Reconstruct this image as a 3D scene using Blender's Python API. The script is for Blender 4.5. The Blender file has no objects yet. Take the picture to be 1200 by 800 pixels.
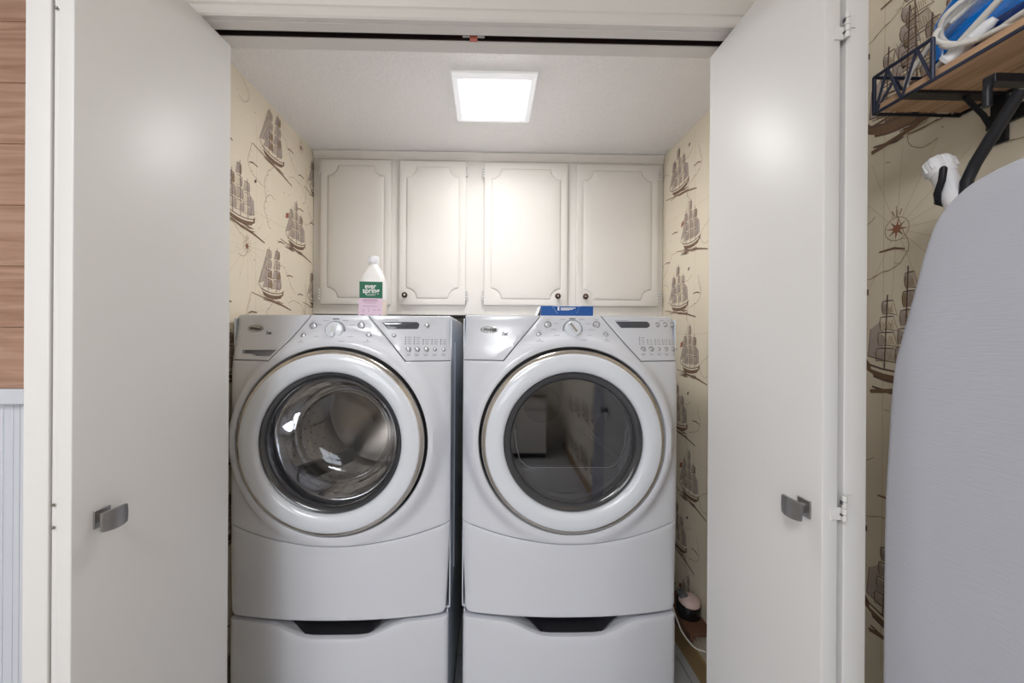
import bpy, bmesh, math, random
from mathutils import Vector, Matrix, geometry
random.seed(7)
PI = math.pi
SC = bpy.context.scene
COL = SC.collection

# ------------------------------------------------------------------ camera
cd = bpy.data.cameras.new('camera'); cam = bpy.data.objects.new('camera', cd); COL.objects.link(cam)
cd.sensor_width = 36; cd.lens = 455 / 1200 * 36
cd.shift_x = 18.5 / 1200; cd.shift_y = -3.3 / 1200
cd.clip_start = .02
cam.location = (0, 0, 1.295)
cam.rotation_mode = 'QUATERNION'
cam.rotation_quaternion = (Matrix.Rotation(-math.radians(1.23), 4, 'Z') @ Matrix.Rotation(PI / 2, 4, 'X')
                           @ Matrix.Rotation(.0061, 4, 'Z')).to_quaternion()
SC.camera = cam
# ------------------------------------------------------------------ world, exposure
w = bpy.data.worlds.new('world'); SC.world = w; w.use_nodes = True
w.node_tree.nodes['Background'].inputs[0].default_value = (.9, .95, 1, 1)
w.node_tree.nodes['Background'].inputs[1].default_value = .5
vs = SC.view_settings; vs.view_transform = 'Standard'; vs.look = 'None'; vs.gamma = 1; vs.use_curve_mapping = False
vs.exposure = 0.80
# ------------------------------------------------------------------ lights (closet lamp, hall window, added hall fills)
def area(name, loc, size, power, color, rot=(0, 0, 0), sy=None, spread=PI):
    l = bpy.data.lights.new(name, 'AREA'); l.energy = power; l.color = color
    l.shape = 'RECTANGLE'; l.size = size; l.size_y = sy or size; l.spread = spread
    o = bpy.data.objects.new(name, l); COL.objects.link(o); o.location = loc; o.rotation_euler = rot
    return o
area('hall_fill', (-.55, -.75, 2.40), .7, 11, (.97, .985, 1), sy=.55)  # soft fill added behind the camera to brighten the scene
area('far_hall_fill', (-.9, -1.35, 2.40),   .7, 10, (.97, .985, 1), sy=.55)  # second added fill, further back in the unseen hall
area('window_daylight', (-.75, -2.32, 1.5), 1.15, 28, (.9, .95, 1), (-PI / 2, 0, PI), 1.1)
area('closet_lamp', (.0165, 1.36, 2.116), .2, 1.45, (1, .995, .985), sy=.2)
# ------------------------------------------------------------------ materials
def srgb(r, g, b):
    f = lambda c: (c / 255 / 12.92) if c / 255 <= .04045 else ((c / 255 + .055) / 1.055) ** 2.4
    return (f(r), f(g), f(b), 1)
def mat(name, rgb, rough=.5, metal=0, vary=.03, scale=6, bump=0, bscale=80, coat=0, spec=.5, emit=None, stretch=None):
    m = bpy.data.materials.new(name); m.use_nodes = True; nt = m.node_tree; b = nt.nodes['Principled BSDF']
    c = srgb(*rgb)
    b.inputs['Roughness'].default_value = rough; b.inputs['Metallic'].default_value = metal
    b.inputs['Coat Weight'].default_value = coat; b.inputs['Coat Roughness'].default_value = .08
    b.inputs['Specular IOR Level'].default_value = spec
    tc = nt.nodes.new('ShaderNodeTexCoord'); vec = tc.outputs['Object']
    if stretch:
        mp = nt.nodes.new('ShaderNodeMapping'); mp.inputs['Scale'].default_value = stretch
        nt.links.new(vec, mp.inputs[0]); vec = mp.outputs[0]
    n = nt.nodes.new('ShaderNodeTexNoise'); n.inputs['Scale'].default_value = scale; n.inputs['Detail'].default_value = 4
    nt.links.new(vec, n.inputs['Vector'])
    r = nt.nodes.new('ShaderNodeMix'); r.data_type = 'RGBA'
    r.inputs[6].default_value = tuple(min(1, v * (1 - vary)) for v in c[:3]) + (1,)
    r.inputs[7].default_value = tuple(min(1, v * (1 + vary)) for v in c[:3]) + (1,)
    nt.links.new(n.outputs[0], r.inputs[0]); nt.links.new(r.outputs[2], b.inputs['Base Color'])
    if bump:
        n2 = nt.nodes.new('ShaderNodeTexNoise'); n2.inputs['Scale'].default_value = bscale; n2.inputs['Detail'].default_value = 3
        nt.links.new(vec, n2.inputs['Vector'])
        bp = nt.nodes.new('ShaderNodeBump'); bp.inputs['Strength'].default_value = bump; bp.inputs['Distance'].default_value = .002
        nt.links.new(n2.outputs[0], bp.inputs['Height']); nt.links.new(bp.outputs[0], b.inputs['Normal'])
    if emit:
        b.inputs['Emission Color'].default_value = (1, 1, 1, 1); b.inputs['Emission Strength'].default_value = emit
    return m
M = {}
M['door'] = mat('door_paint', (226, 224, 223), .4, vary=.012, scale=1.5, bump=.05, bscale=9)
M['trim'] = mat('trim_paint', (218, 213, 208), .4, vary=.012, scale=3, bump=.04, bscale=20)
M['cab'] = mat('cabinet_paint', (230, 226, 221), .55, spec=.3, vary=.012, scale=3, bump=.05, bscale=14)
M['ceil'] = mat('ceiling_paint', (244, 242, 241), .5, vary=.015, scale=3)
M['paper'] = mat('wallpaper', (244, 233, 212), .62, vary=.05, scale=3.5, bump=.04, bscale=60)
M['ink'] = mat('print_ink', (112, 92, 82), .7, vary=.12, scale=60)
M['ink_soft'] = mat('print_soft_ink', (168, 142, 116), .7, vary=.1, scale=60)
M['ink_pale'] = mat('print_pale_ink', (212, 190, 156), .7, vary=.06, scale=60)
M['sail'] = mat('print_sail_wash', (196, 182, 174), .7, vary=.14, scale=45)
M['sail_pale'] = mat('print_pale_sail', (214, 201, 184), .7, vary=.1, scale=45)
M['sail_cream'] = mat('print_cream_sail', (242, 230, 208), .7, vary=.04, scale=45)
M['hull'] = mat('print_hull_brown', (134, 106, 86), .7, vary=.14, scale=60)
M['flag'] = mat('print_red_brown', (170, 112, 86), .7, vary=.08, scale=50)
M['enamel'] = mat('white_enamel', (222, 224, 232), .22, vary=.006, scale=2, coat=.35)
M['enamel_side'] = mat('enamel_side', (232, 238, 248), .18, vary=.01, scale=2, coat=.3)
M['ring'] = mat('door_ring_plastic', (228, 232, 240), .18, vary=.005, scale=2, coat=.5)
M['darkgap'] = mat('dark_gap', (44, 44, 48), .5)
M['chrome'] = mat('satin_chrome', (206, 200, 192), .18, 1, vary=.02)
M['steel'] = mat('drum_steel', (196, 192, 186), .3, 1, vary=.05, scale=12)
M['gasket'] = mat('grey_gasket', (108, 108, 112), .42, vary=.05)
M['bezel'] = mat('glass_bezel', (52, 53, 58), .12, vary=.03, coat=.8)
M['recess'] = mat('recess_grey', (98, 99, 106), .5, vary=.05)
M['btnring'] = mat('button_ring', (120, 120, 126), .35, .3)
M['btn'] = mat('button_silver', (205, 206, 212), .2, .4)
M['print'] = mat('grey_print', (150, 152, 160), .6, vary=.05)
M['printdark'] = mat('dark_print', (80, 82, 92), .6, vary=.05)
M['display'] = mat('display_window', (70, 74, 84), .08, vary=.1, scale=20, coat=.8)
M['badge'] = mat('badge_silver', (176, 176, 176), .25, .8, vary=.05)
M['drumgrey'] = mat('dryer_drum', (132, 132, 134), .4, .4, vary=.08, scale=9)
M['cavity'] = mat('dark_cavity', (44, 44, 50), .6)
M['bronze'] = mat('bronze_knob', (78, 62, 52), .3, .8)
M['nickel'] = mat('dark_nickel', (158, 155, 154), .34, .9, vary=.04)
M['hinge'] = mat('painted_hinge', (226, 224, 222), .35, vary=.03)
M['screw'] = mat('hinge_screw', (90, 88, 92), .4, .5)
M['track'] = mat('track_dark', (52, 40, 38), .5, .3, vary=.2, scale=30)
M['trackmetal'] = mat('track_metal', (150, 146, 140), .35, .9)
M['red'] = mat('red_plastic', (186, 96, 80), .4)
M['plank'] = None
M['wains'] = mat('wainscot_paint', (214, 217, 226), .4, vary=.01)
M['tile'] = mat('floor_tile', (196, 196, 198), .3, vary=.08, scale=5)
M['grout'] = mat('grout', (120, 116, 112), .8)
M['tan'] = mat('tan_baseboard', (176, 146, 104), .6, vary=.1)
M['fix'] = mat('fixture_white', (240, 242, 246), .3, emit=.12)
M['cover'] = None
M['black'] = mat('black_metal', (30, 31, 38), .4, .3, vary=.05)
M['slate'] = mat('slate_wire', (58, 64, 84), .4, .4, vary=.05)
M['wplastic'] = mat('white_plastic', (236, 236, 240), .3, vary=.01)
M['blue'] = mat('blue_plastic', (0, 126, 224), .15, vary=.08, scale=10, coat=.7)
M['navy'] = mat('navy_plastic', (8, 46, 110), .25, vary=.05, coat=.3)
M['cord'] = mat('white_cord', (224, 220, 214), .45, vary=.02)
M['bottle'] = mat('bottle_white', (236, 234, 232), .3, vary=.01, coat=.2)
M['peach'] = mat('bottle_peach', (230, 216, 204), .3, vary=.01, coat=.2)
M['green'] = mat('label_green', (12, 104, 76), .5, vary=.02)
M['pink'] = mat('label_pink', (228, 202, 220), .5, vary=.02)
M['mauve'] = mat('label_mauve', (170, 130, 165), .5)
M['white'] = mat('white_print', (246, 246, 246), .5)
M['boxblue'] = mat('carton_blue', (18, 82, 156), .45, vary=.03)
M['carton'] = mat('carton_white', (236, 238, 242), .5)
M['blackp'] = mat('black_plastic', (20, 20, 24), .25)
M['lid'] = mat('pale_pink_plastic', (216, 190, 186), .4)
M['brownwood'] = mat('brown_ledge', (104, 74, 56), .5, vary=.2, scale=20)
M['hallwall'] = mat('hall_paint', (214, 208, 198), .6)
M['counter'] = mat('counter_stone', (150, 140, 126), .35, vary=.2, scale=30)
def lens_mat():
    m = bpy.data.materials.new('lamp_lens'); m.use_nodes = True; b = m.node_tree.nodes['Principled BSDF']
    b.inputs['Base Color'].default_value = (.95, .95, .97, 1)
    b.inputs['Emission Color'].default_value = (1, .99, .98, 1); b.inputs['Emission Strength'].default_value = 9.5
    return m
M['lens'] = lens_mat()
M['lens_rim'] = mat('lamp_lens_rim', (236, 238, 246), .3, emit=.22)
def window_mat():
    m = bpy.data.materials.new('daylit_pane'); m.use_nodes = True; b = m.node_tree.nodes['Principled BSDF']
    b.inputs['Emission Color'].default_value = (.86, .93, 1, 1); b.inputs['Emission Strength'].default_value = 2.2
    return m
M['pane'] = window_mat()
def glass_mat(name, tint, gloss=1.0):
    m = bpy.data.materials.new(name); m.use_nodes = True; nt = m.node_tree; nt.nodes.clear()
    o = nt.nodes.new('ShaderNodeOutputMaterial'); t = nt.nodes.new('ShaderNodeBsdfTransparent'); g = nt.nodes.new('ShaderNodeBsdfGlossy')
    t.inputs[0].default_value = tint; g.inputs['Roughness'].default_value = .03; g.inputs[0].default_value = (.95, .96, 1, 1)
    f = nt.nodes.new('ShaderNodeFresnel'); f.inputs[0].default_value = 1.5
    mu = nt.nodes.new('ShaderNodeMath'); mu.operation = 'MULTIPLY_ADD'; mu.inputs[1].default_value = gloss; mu.inputs[2].default_value = .05
    mu.use_clamp = True
    x = nt.nodes.new('ShaderNodeMixShader')
    nt.links.new(f.outputs[0], mu.inputs[0]); nt.links.new(mu.outputs[0], x.inputs[0])
    nt.links.new(t.outputs[0], x.inputs[1]); nt.links.new(g.outputs[0], x.inputs[2]); nt.links.new(x.outputs[0], o.inputs[0])
    return m
M['glass'] = glass_mat('tinted_glass', (.74, .74, .76, 1), .5)
M['dryglass'] = glass_mat('smoked_glass', (.5, .5, .53, 1), 1.6)
def wood_mat(name, a, b2, axis, s=1.0, rough=.6):
    """grain runs along the given axis (0,1,2)"""
    m = bpy.data.materials.new(name); m.use_nodes = True; nt = m.node_tree; b = nt.nodes['Principled BSDF']
    b.inputs['Roughness'].default_value = rough
    tc = nt.nodes.new('ShaderNodeTexCoord'); mp = nt.nodes.new('ShaderNodeMapping')
    sc = [70 * s] * 3; sc[axis] = 3.5 * s; mp.inputs['Scale'].default_value = sc
    geo = nt.nodes.new('ShaderNodeObjectInfo'); ad = nt.nodes.new('ShaderNodeVectorMath'); ad.operation = 'ADD'
    mr = nt.nodes.new('ShaderNodeMath'); mr.operation = 'MULTIPLY'; mr.inputs[1].default_value = 30
    nt.links.new(geo.outputs['Random'], mr.inputs[0]); nt.links.new(mr.outputs[0], ad.inputs[1])
    nt.links.new(tc.outputs['Object'], mp.inputs[0]); nt.links.new(mp.outputs[0], ad.inputs[0])
    n = nt.nodes.new('ShaderNodeTexNoise'); n.inputs['Scale'].default_value = 1; n.inputs['Detail'].default_value = 6; n.inputs['Distortion'].default_value = .8
    nt.links.new(ad.outputs[0], n.inputs['Vector'])
    r = nt.nodes.new('ShaderNodeValToRGB'); r.color_ramp.elements[0].position = .34; r.color_ramp.elements[1].position = .62
    r.color_ramp.elements[0].color = srgb(*a); r.color_ramp.elements[1].color = srgb(*b2)
    nt.links.new(n.outputs[0], r.inputs[0]); nt.links.new(r.outputs[0], b.inputs['Base Color'])
    bp = nt.nodes.new('ShaderNodeBump'); bp.inputs['Strength'].default_value = .2; bp.inputs['Distance'].default_value = .001
    nt.links.new(n.outputs[0], bp.inputs['Height']); nt.links.new(bp.outputs[0], b.inputs['Normal'])
    return m
M['plank'] = wood_mat('panel_wood', (158, 120, 99), (184, 148, 128), 0)
M['shelfwood'] = wood_mat('shelf_wood', (172, 134, 104), (206, 168, 134), 1, 1.2)
def ceiling_tex():
    m = M['ceil']; nt = m.node_tree; b = nt.nodes['Principled BSDF']
    tc = nt.nodes.new('ShaderNodeTexCoord')
    n = nt.nodes.new('ShaderNodeTexNoise'); n.inputs['Scale'].default_value = 75; n.inputs['Detail'].default_value = 3; n.inputs['Distortion'].default_value = .6
    r = nt.nodes.new('ShaderNodeValToRGB'); r.color_ramp.elements[0].position = .46; r.color_ramp.elements[1].position = .6
    bp = nt.nodes.new('ShaderNodeBump'); bp.inputs['Strength'].default_value = .55; bp.inputs['Distance'].default_value = .0022
    nt.links.new(tc.outputs['Object'], n.inputs['Vector']); nt.links.new(n.outputs[0], r.inputs[0])
    nt.links.new(r.outputs[0], bp.inputs['Height']); nt.links.new(bp.outputs[0], b.inputs['Normal'])
    b.inputs['Roughness'].default_value = .38
ceiling_tex()
def cover_mat():
    m = mat('ironing_cover', (180, 181, 190), .75, vary=.03, scale=8); nt = m.node_tree; b = nt.nodes['Principled BSDF']
    tc = nt.nodes.new('ShaderNodeTexCoord'); mp = nt.nodes.new('ShaderNodeMapping'); mp.inputs['Scale'].default_value = (1, 40, 420)
    n = nt.nodes.new('ShaderNodeTexNoise'); n.inputs['Scale'].default_value = 1; n.inputs['Detail'].default_value = 2
    nt.links.new(tc.outputs['Object'], mp.inputs[0]); nt.links.new(mp.outputs[0], n.inputs['Vector'])
    bp = nt.nodes.new('ShaderNodeBump'); bp.inputs['Strength'].default_value = .35; bp.inputs['Distance'].default_value = .001
    nt.links.new(n.outputs[0], bp.inputs['Height']); nt.links.new(bp.outputs[0], b.inputs['Normal'])
    return m
M['cover'] = cover_mat()

# ------------------------------------------------------------------ mesh helpers
class MB:
    def __init__(s): s.v = []; s.f = []; s.m = []; s.mats = []
    def mi(s, m):
        if m not in s.mats: s.mats.append(m)
        return s.mats.index(m)
    def add(s, verts, faces, m):
        o = len(s.v); k = s.mi(m); s.v += [tuple(p) for p in verts]
        for f in faces: s.f.append([i + o for i in f]); s.m.append(k)
    def box(s, x0, x1, y0, y1, z0, z1, m, b=0.0, mx=None):
        if b <= 0:
            vs = [(x, y, z) for x in (x0, x1) for y in (y0, y1) for z in (z0, z1)]
            fs = [(0, 1, 3, 2), (4, 6, 7, 5), (0, 4, 5, 1), (2, 3, 7, 6), (0, 2, 6, 4), (1, 5, 7, 3)]
        else:
            bm = bmesh.new(); bmesh.ops.create_cube(bm, size=1)
            for v in bm.verts:
                v.co = ((x0 + x1) / 2 + v.co.x * (x1 - x0), (y0 + y1) / 2 + v.co.y * (y1 - y0), (z0 + z1) / 2 + v.co.z * (z1 - z0))
            bmesh.ops.bevel(bm, geom=bm.edges[:], offset=b, segments=3, profile=.5, affect='EDGES')
            bm.verts.index_update(); vs = [tuple(v.co) for v in bm.verts]; fs = [[v.index for v in f.verts] for f in bm.faces]; bm.free()
        if mx: vs = [tuple(mx @ Vector(p)) for p in vs]
        s.add(vs, fs, m)
    def lathe(s, prof, m, c=(0, 0, 0), ax='y', seg=64, mx=None, a0=0, a1=2 * PI):
        """prof: list of (radius, height along the axis)"""
        full = abs(a1 - a0 - 2 * PI) < 1e-6; n = seg if full else seg + 1; vs = []; fs = []
        for r, h in prof:
            for i in range(n):
                a = a0 + (a1 - a0) * i / seg; p, q = r * math.cos(a), r * math.sin(a)
                t = {'y': (p, h, q), 'z': (p, q, h), 'x': (h, p, q)}[ax]
                vs.append((t[0] + c[0], t[1] + c[1], t[2] + c[2]))
        for j in range(len(prof) - 1):
            for i in range(seg):
                i2 = (i + 1) % n; fs.append((j * n + i, j * n + i2, (j + 1) * n + i2, (j + 1) * n + i))
        if mx: vs = [tuple(mx @ Vector(p)) for p in vs]
        s.add(vs, fs, m)
    def tube(s, pts, r, m, seg=10, caps=True):
        pts = [Vector(p) for p in pts]; n = len(pts); rs = r if isinstance(r, (list, tuple)) else [r] * n
        vs = []; fs = []; up = None
        for i, p in enumerate(pts):
            t = (pts[min(i + 1, n - 1)] - pts[max(i - 1, 0)]).normalized()
            if up is None: up = t.orthogonal().normalized()
            up = (up - t * up.dot(t)).normalized(); q = t.cross(up)
            for k in range(seg):
                a = 2 * PI * k / seg; vs.append(tuple(p + (up * math.cos(a) + q * math.sin(a)) * rs[i]))
        for i in range(n - 1):
            for k in range(seg): k2 = (k + 1) % seg; fs.append((i * seg + k, i * seg + k2, (i + 1) * seg + k2, (i + 1) * seg + k))
        if caps: fs.append(list(range(seg))[::-1]); fs.append([(n - 1) * seg + k for k in range(seg)])
        s.add(vs, fs, m)
    def prism(s, poly, y0, y1, m, mx=None):
        n = len(poly); vs = [(x, y0, z) for x, z in poly] + [(x, y1, z) for x, z in poly]
        fs = [list(range(n)), list(range(n, 2 * n))[::-1]] + [(i, i + n, (i + 1) % n + n, (i + 1) % n) for i in range(n)]
        if mx: vs = [tuple(mx @ Vector(p)) for p in vs]
        s.add(vs, fs, m)
    def build(s, name, parent=None, smooth=None, recalc=True):
        me = bpy.data.meshes.new(name); me.from_pydata(s.v, [], s.f)
        for m in s.mats: me.materials.append(m)
        for p, k in zip(me.polygons, s.m): p.material_index = k
        if recalc:
            bm = bmesh.new(); bm.from_mesh(me); bmesh.ops.recalc_face_normals(bm, faces=bm.faces[:]); bm.to_mesh(me); bm.free()
        if smooth is not None:
            me.polygons.foreach_set('use_smooth', [True] * len(me.polygons))
            me.set_sharp_from_angle(angle=math.radians(smooth))
        me.update(); o = bpy.data.objects.new(name, me); COL.objects.link(o)
        if parent: o.parent = parent
        return o
def tag(o, label=None, cat=None, group=None, kind=None):
    for k, v in (('label', label), ('category', cat), ('group', group), ('kind', kind)):
        if v: o[k] = v
    return o
def empty(name, loc=(0, 0, 0), rz=0):
    o = bpy.data.objects.new(name, None); COL.objects.link(o); o.location = loc; o.rotation_euler = (0, 0, rz); o.empty_display_size = .05
    return o
def ss(a, b, x):
    t = min(1, max(0, (x - a) / (b - a))); return t * t * (3 - 2 * t)
def inside(p, poly):
    x, y = p; c = False; n = len(poly); j = n - 1
    for i in range(n):
        xi, yi = poly[i]; xj, yj = poly[j]
        if (yi > y) != (yj > y) and x < (xj - xi) * (y - yi) / (yj - yi) + xi: c = not c
        j = i
    return c
def area2(poly): return sum(poly[i][0] * poly[(i + 1) % len(poly)][1] - poly[(i + 1) % len(poly)][0] * poly[i][1] for i in range(len(poly)))
def offset(poly, d):
    """moves a closed outline inwards by d"""
    sgn = 1 if area2(poly) > 0 else -1; n = len(poly); out = []
    for i in range(n):
        p0 = Vector(poly[i - 1]); p = Vector(poly[i]); p1 = Vector(poly[(i + 1) % n])
        a = (p - p0).normalized(); b = (p1 - p).normalized()
        na = Vector((-a.y, a.x)) * sgn; nb = Vector((-b.y, b.x)) * sgn; k = na + nb
        L = k.length; k = k / L if L > 1e-6 else na
        out.append(tuple(p + k * d / max(.45, k.dot(na))))
    return out
def dense(poly, step):
    out = []; n = len(poly)
    for i in range(n):
        a = Vector(poly[i]); b = Vector(poly[(i + 1) % n]); k = max(1, int((b - a).length / step + .5))
        for j in range(k): out.append(tuple(a.lerp(b, j / k)))
    return out
def rounded(poly, rads, seg=5):
    """rounds the corners of a polygon; rads one radius per corner"""
    n = len(poly); out = []
    for i in range(n):
        p0 = Vector(poly[i - 1]); p = Vector(poly[i]); p1 = Vector(poly[(i + 1) % n]); r = rads[i]
        if r <= 0: out.append(tuple(p)); continue
        a = p + (p0 - p).normalized() * r; b = p + (p1 - p).normalized() * r
        for j in range(seg + 1):
            t = j / seg; out.append(tuple(a * (1 - t) ** 2 + p * 2 * t * (1 - t) + b * t * t))
    return out
def panel(mb, outline, F, m, hole=None, thick=.012, bev=.003, step=.02, hbev=None, mside=None):
    """a sheet that follows the surface y = F(x, z), with a rounded rim and real thickness"""
    rings = []
    def rim(loop, b, inv):
        sg = -1 if inv else 1
        r0 = offset(loop, b * sg); r1 = offset(loop, b * .3 * sg)
        return [[(x, F(x, z), z) for x, z in r0], [(x, F(x, z) + b * .3, z) for x, z in r1],
                [(x, F(x, z) + b, z) for x, z in loop], [(x, F(x, z) + thick, z) for x, z in loop]], r0
    R, inner = rim(outline, bev, False)
    loops = [(R, inner)]
    hin = None
    if hole: R2, hin = rim(hole, hbev or bev, True); loops.append((R2, hin))
    pts = [Vector(p) for p in inner]; edges = [(i, (i + 1) % len(inner)) for i in range(len(inner))]
    if hin:
        o = len(pts); pts += [Vector(p) for p in hin]; edges += [(o + i, o + (i + 1) % len(hin)) for i in range(len(hin))]
    nb = len(pts)
    xs = [p[0] for p in inner]; zs = [p[1] for p in inner]
    safe = offset(inner, step * .35); safeh = offset(hin, -step * .35) if hin else None
    x = min(xs) + step * .5
    while x < max(xs):
        z = min(zs) + step * .5
        while z < max(zs):
            if inside((x, z), safe) and not (safeh and inside((x, z), safeh)): pts.append(Vector((x, z)))
            z += step
        x += step
    vs, _, fs, *_ = geometry.delaunay_2d_cdt(pts, edges, [], 0, 1e-6)
    keep = []
    for f in fs:
        c = sum((vs[i] for i in f), Vector((0, 0))) / len(f)
        if inside(c, inner) and not (hin and inside(c, hin)): keep.append(f)
    V = [(p.x, F(p.x, p.y), p.y) for p in vs]
    a = vs[keep[0][0]]; b = vs[keep[0][1]]; c = vs[keep[0][2]]
    mb.add(V, [list(f) for f in keep], m)
    for R_, _ in loops:
        n = len(R_[0])
        for k in range(3):
            vv = R_[k] + R_[k + 1]
            mb.add(vv, [(i, (i + 1) % n, (i + 1) % n + n, i + n) for i in range(n)], (mside or m) if k == 2 else m)
def weld(o, d=.00002, smooth=35):
    bm = bmesh.new(); bm.from_mesh(o.data); bmesh.ops.remove_doubles(bm, verts=bm.verts[:], dist=d)
    bmesh.ops.recalc_face_normals(bm, faces=bm.faces[:]); bm.to_mesh(o.data); bm.free()
    o.data.polygons.foreach_set('use_smooth', [True] * len(o.data.polygons)); o.data.set_sharp_from_angle(angle=math.radians(smooth)); return o
def text_part(name, s, size, m, parent, loc, rot=(PI / 2, 0, 0), shear=0, bold=0, ext=.0002, width=None):
    cu = bpy.data.curves.new(name, 'FONT'); cu.body = s; cu.size = size; cu.align_x = 'CENTER'; cu.align_y = 'CENTER'
    cu.shear = shear; cu.offset = bold; cu.extrude = ext; cu.resolution_u = 3
    t = bpy.data.objects.new(name, cu); COL.objects.link(t)
    dg = bpy.context.evaluated_depsgraph_get(); me = bpy.data.meshes.new_from_object(t.evaluated_get(dg)); bpy.data.objects.remove(t)
    me.materials.clear(); me.materials.append(m); o = bpy.data.objects.new(name, me); COL.objects.link(o)
    if width:
        xs = [v.co.x for v in me.vertices]; k = width / (max(xs) - min(xs))
        for v in me.vertices: v.co.x *= k
    o.parent = parent; o.location = loc; o.rotation_euler = rot; return o
def copy_part(o, parent, loc=None):
    c = o.copy(); COL.objects.link(c); c.parent = parent
    if loc: c.location = loc
    return c

# ------------------------------------------------------------------ wallpaper print
class Print:
    """flat print drawn on a wall; (u, v) -> world through fn(u, v, lift)"""
    def __init__(s, mb, fn, clip): s.mb = mb; s.fn = fn; s.clip = clip; s.lay = 0
    def ok(s, pts): return all(s.clip(u, v) for u, v in pts)
    def poly(s, pts, m, lift=.0003):
        s.lay = (s.lay + 1) % 24; lift += s.lay * .000012
        if s.ok(pts): s.mb.add([s.fn(u, v, lift) for u, v in pts], [list(range(len(pts)))], m)
    def stroke(s, pts, w, m, lift=.0007, taper=True):
        n = len(pts)
        L = []
        for i in range(n):
            a = Vector(pts[max(i - 1, 0)]); b = Vector(pts[min(i + 1, n - 1)]); d = (b - a)
            if d.length < 1e-7: d = Vector((1, 0))
            d.normalize(); k = w / 2 * ((.35 + .65 * math.sin(PI * (i + .5) / n)) if taper else 1)
            p = Vector(pts[i]); q = Vector((-d.y, d.x)) * k; L.append((tuple(p + q), tuple(p - q)))
        for i in range(n - 1):
            quad = [L[i][0], L[i + 1][0], L[i + 1][1], L[i][1]]
            s.lay = (s.lay + 1) % 24
            if s.ok(quad): s.mb.add([s.fn(u, v, lift + s.lay * .000012) for u, v in quad], [(0, 1, 2, 3)], m)
def ship(P, u0, v0, W, H, kind=0, flip=1, rnd=None):
    R = rnd or random.Random(kind)
    T = lambda x, y: (u0 + flip * (x - .5) * W, v0 + (y - .5) * H)
    def bez(a, b, c, n=5): return [((1 - t) ** 2 * a[0] + 2 * t * (1 - t) * b[0] + t * t * c[0], (1 - t) ** 2 * a[1] + 2 * t * (1 - t) * b[1] + t * t * c[1]) for t in [i / n for i in range(n + 1)]]
    TT = lambda pts: [T(*p) for p in pts]
    lw = H * .007
    tilt = (-.07, .05, -.03)[kind % 3]
    masts = [(.27, .80), (.50, .99), (.73, .78)] if kind % 3 != 1 else [(.33, .93), (.66, .97)]
    # hull
    top = bez((.08, .2), (.5, .1), (.93, .2)); bot = bez((.86, .1), (.5, .015), (.17, .1))
    P.poly(TT(top + bot), M['hull'])
    P.poly(TT(bez((.1, .185), (.5, .1), (.9, .185)) + bez((.89, .158), (.5, .07), (.12, .158))), M['sail_cream'], .0005)
    for i in range(9):
        x = .2 + i * .075; y = .148 - .04 * (1 - ((x - .5) / .4) ** 2)
        P.poly(TT([(x, y), (x + .03, y), (x + .03, y + .014), (x, y + .014)]), M['ink'])
    P.stroke(TT(top), lw * 2.2, M['ink'], taper=False); P.stroke(TT(bot), lw * 2, M['ink'], taper=False)
    P.stroke(TT([(.08, .2), (-.02, .27)]), lw * 1.8, M['ink'])
    P.poly(TT([(.9, .2), (.96, .25), (.95, .15), (.88, .12)]), M['hull'])
    for (mx, mh) in masts:
        P.stroke(TT([(mx, .16), (mx + tilt * .5, mh)]), lw * 1.6, M['ink'], taper=False)
        rows = (4 if mh > .85 else 3) + (1 if H > .24 else 0)
        y0 = .22; hh = (mh - .26) / rows
        for r in range(rows):
            ya = y0 + r * hh; yb = ya + hh * .9
            wa = (.135 - r * .018) * (1 if len(masts) == 3 else 1.3); wb = wa * .78; xm = mx + tilt * (ya - .16); xt = mx + tilt * (yb - .16)
            bl = .035
            base = bez((xm - wa - bl, ya), (xm, ya + hh * .22), (xm + wa - bl, ya + .01), 5)
            rgt = bez((xm + wa - bl, ya + .01), (xt + wb + bl * .6, (ya + yb) / 2), (xt + wb, yb), 3)
            tp = bez((xt + wb, yb), (xt, yb + .006), (xt - wb, yb + .004), 3)
            lft = bez((xt - wb, yb + .004), (xt - wb - bl * .6, (ya + yb) / 2), (xm - wa - bl, ya), 3)
            o = base + rgt[1:] + tp[1:] + lft[1:-1]
            mm = R.choice([M['sail'], M['sail_pale'], M['sail_pale'], M['sail_cream']])
            P.poly(TT(o), mm, .0003 + .00002 * r)
            sh = [(xm + wa * .1, ya + hh * .2), (xm + wa - bl, ya + .01)] + rgt[1:] + [(xt + wb * .2, yb - hh * .2)]
            P.poly(TT(sh), M['sail'] if mm != M['sail'] else M['ink_soft'], .0004)
            P.stroke(TT(base), lw * .9, M['ink']); P.stroke(TT(rgt), lw * 1.1, M['ink']); P.stroke(TT(tp), lw * 1.5, M['ink']); P.stroke(TT(lft), lw * .6, M['ink_soft'])
            NH = 12 if H > .24 else 7
            for k in range(NH):
                x = xm - wa * .8 + k * wa * 1.6 / NH
                P.stroke(TT([(x, ya + hh * .18), (x + .012, yb - hh * R.uniform(.1, .45))]), lw * .6, M['ink_soft'])
        P.stroke(TT([(mx, .18), (mx + .16, mh * .55)]), lw * .4, M['ink_soft']); P.stroke(TT([(mx, .18), (mx - .14, mh * .5)]), lw * .4, M['ink_soft'])
    # jibs, spanker, flag
    for k, (xa, ya) in enumerate([(-.02, .28), (.04, .30), (.1, .33)]):
        j = [(xa, ya), (masts[0][0] - .03, masts[0][1] - .06 - k * .12), (masts[0][0] - .1 + k * .03, .34 + k * .02)]
        P.poly(TT(j), M['sail_pale'] if k % 2 else M['sail'], .00032); P.stroke(TT(j[:2]), lw * .8, M['ink']); P.stroke(TT([j[0], j[2]]), lw * .6, M['ink_soft'])
    mx, mh = masts[-1]
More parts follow.
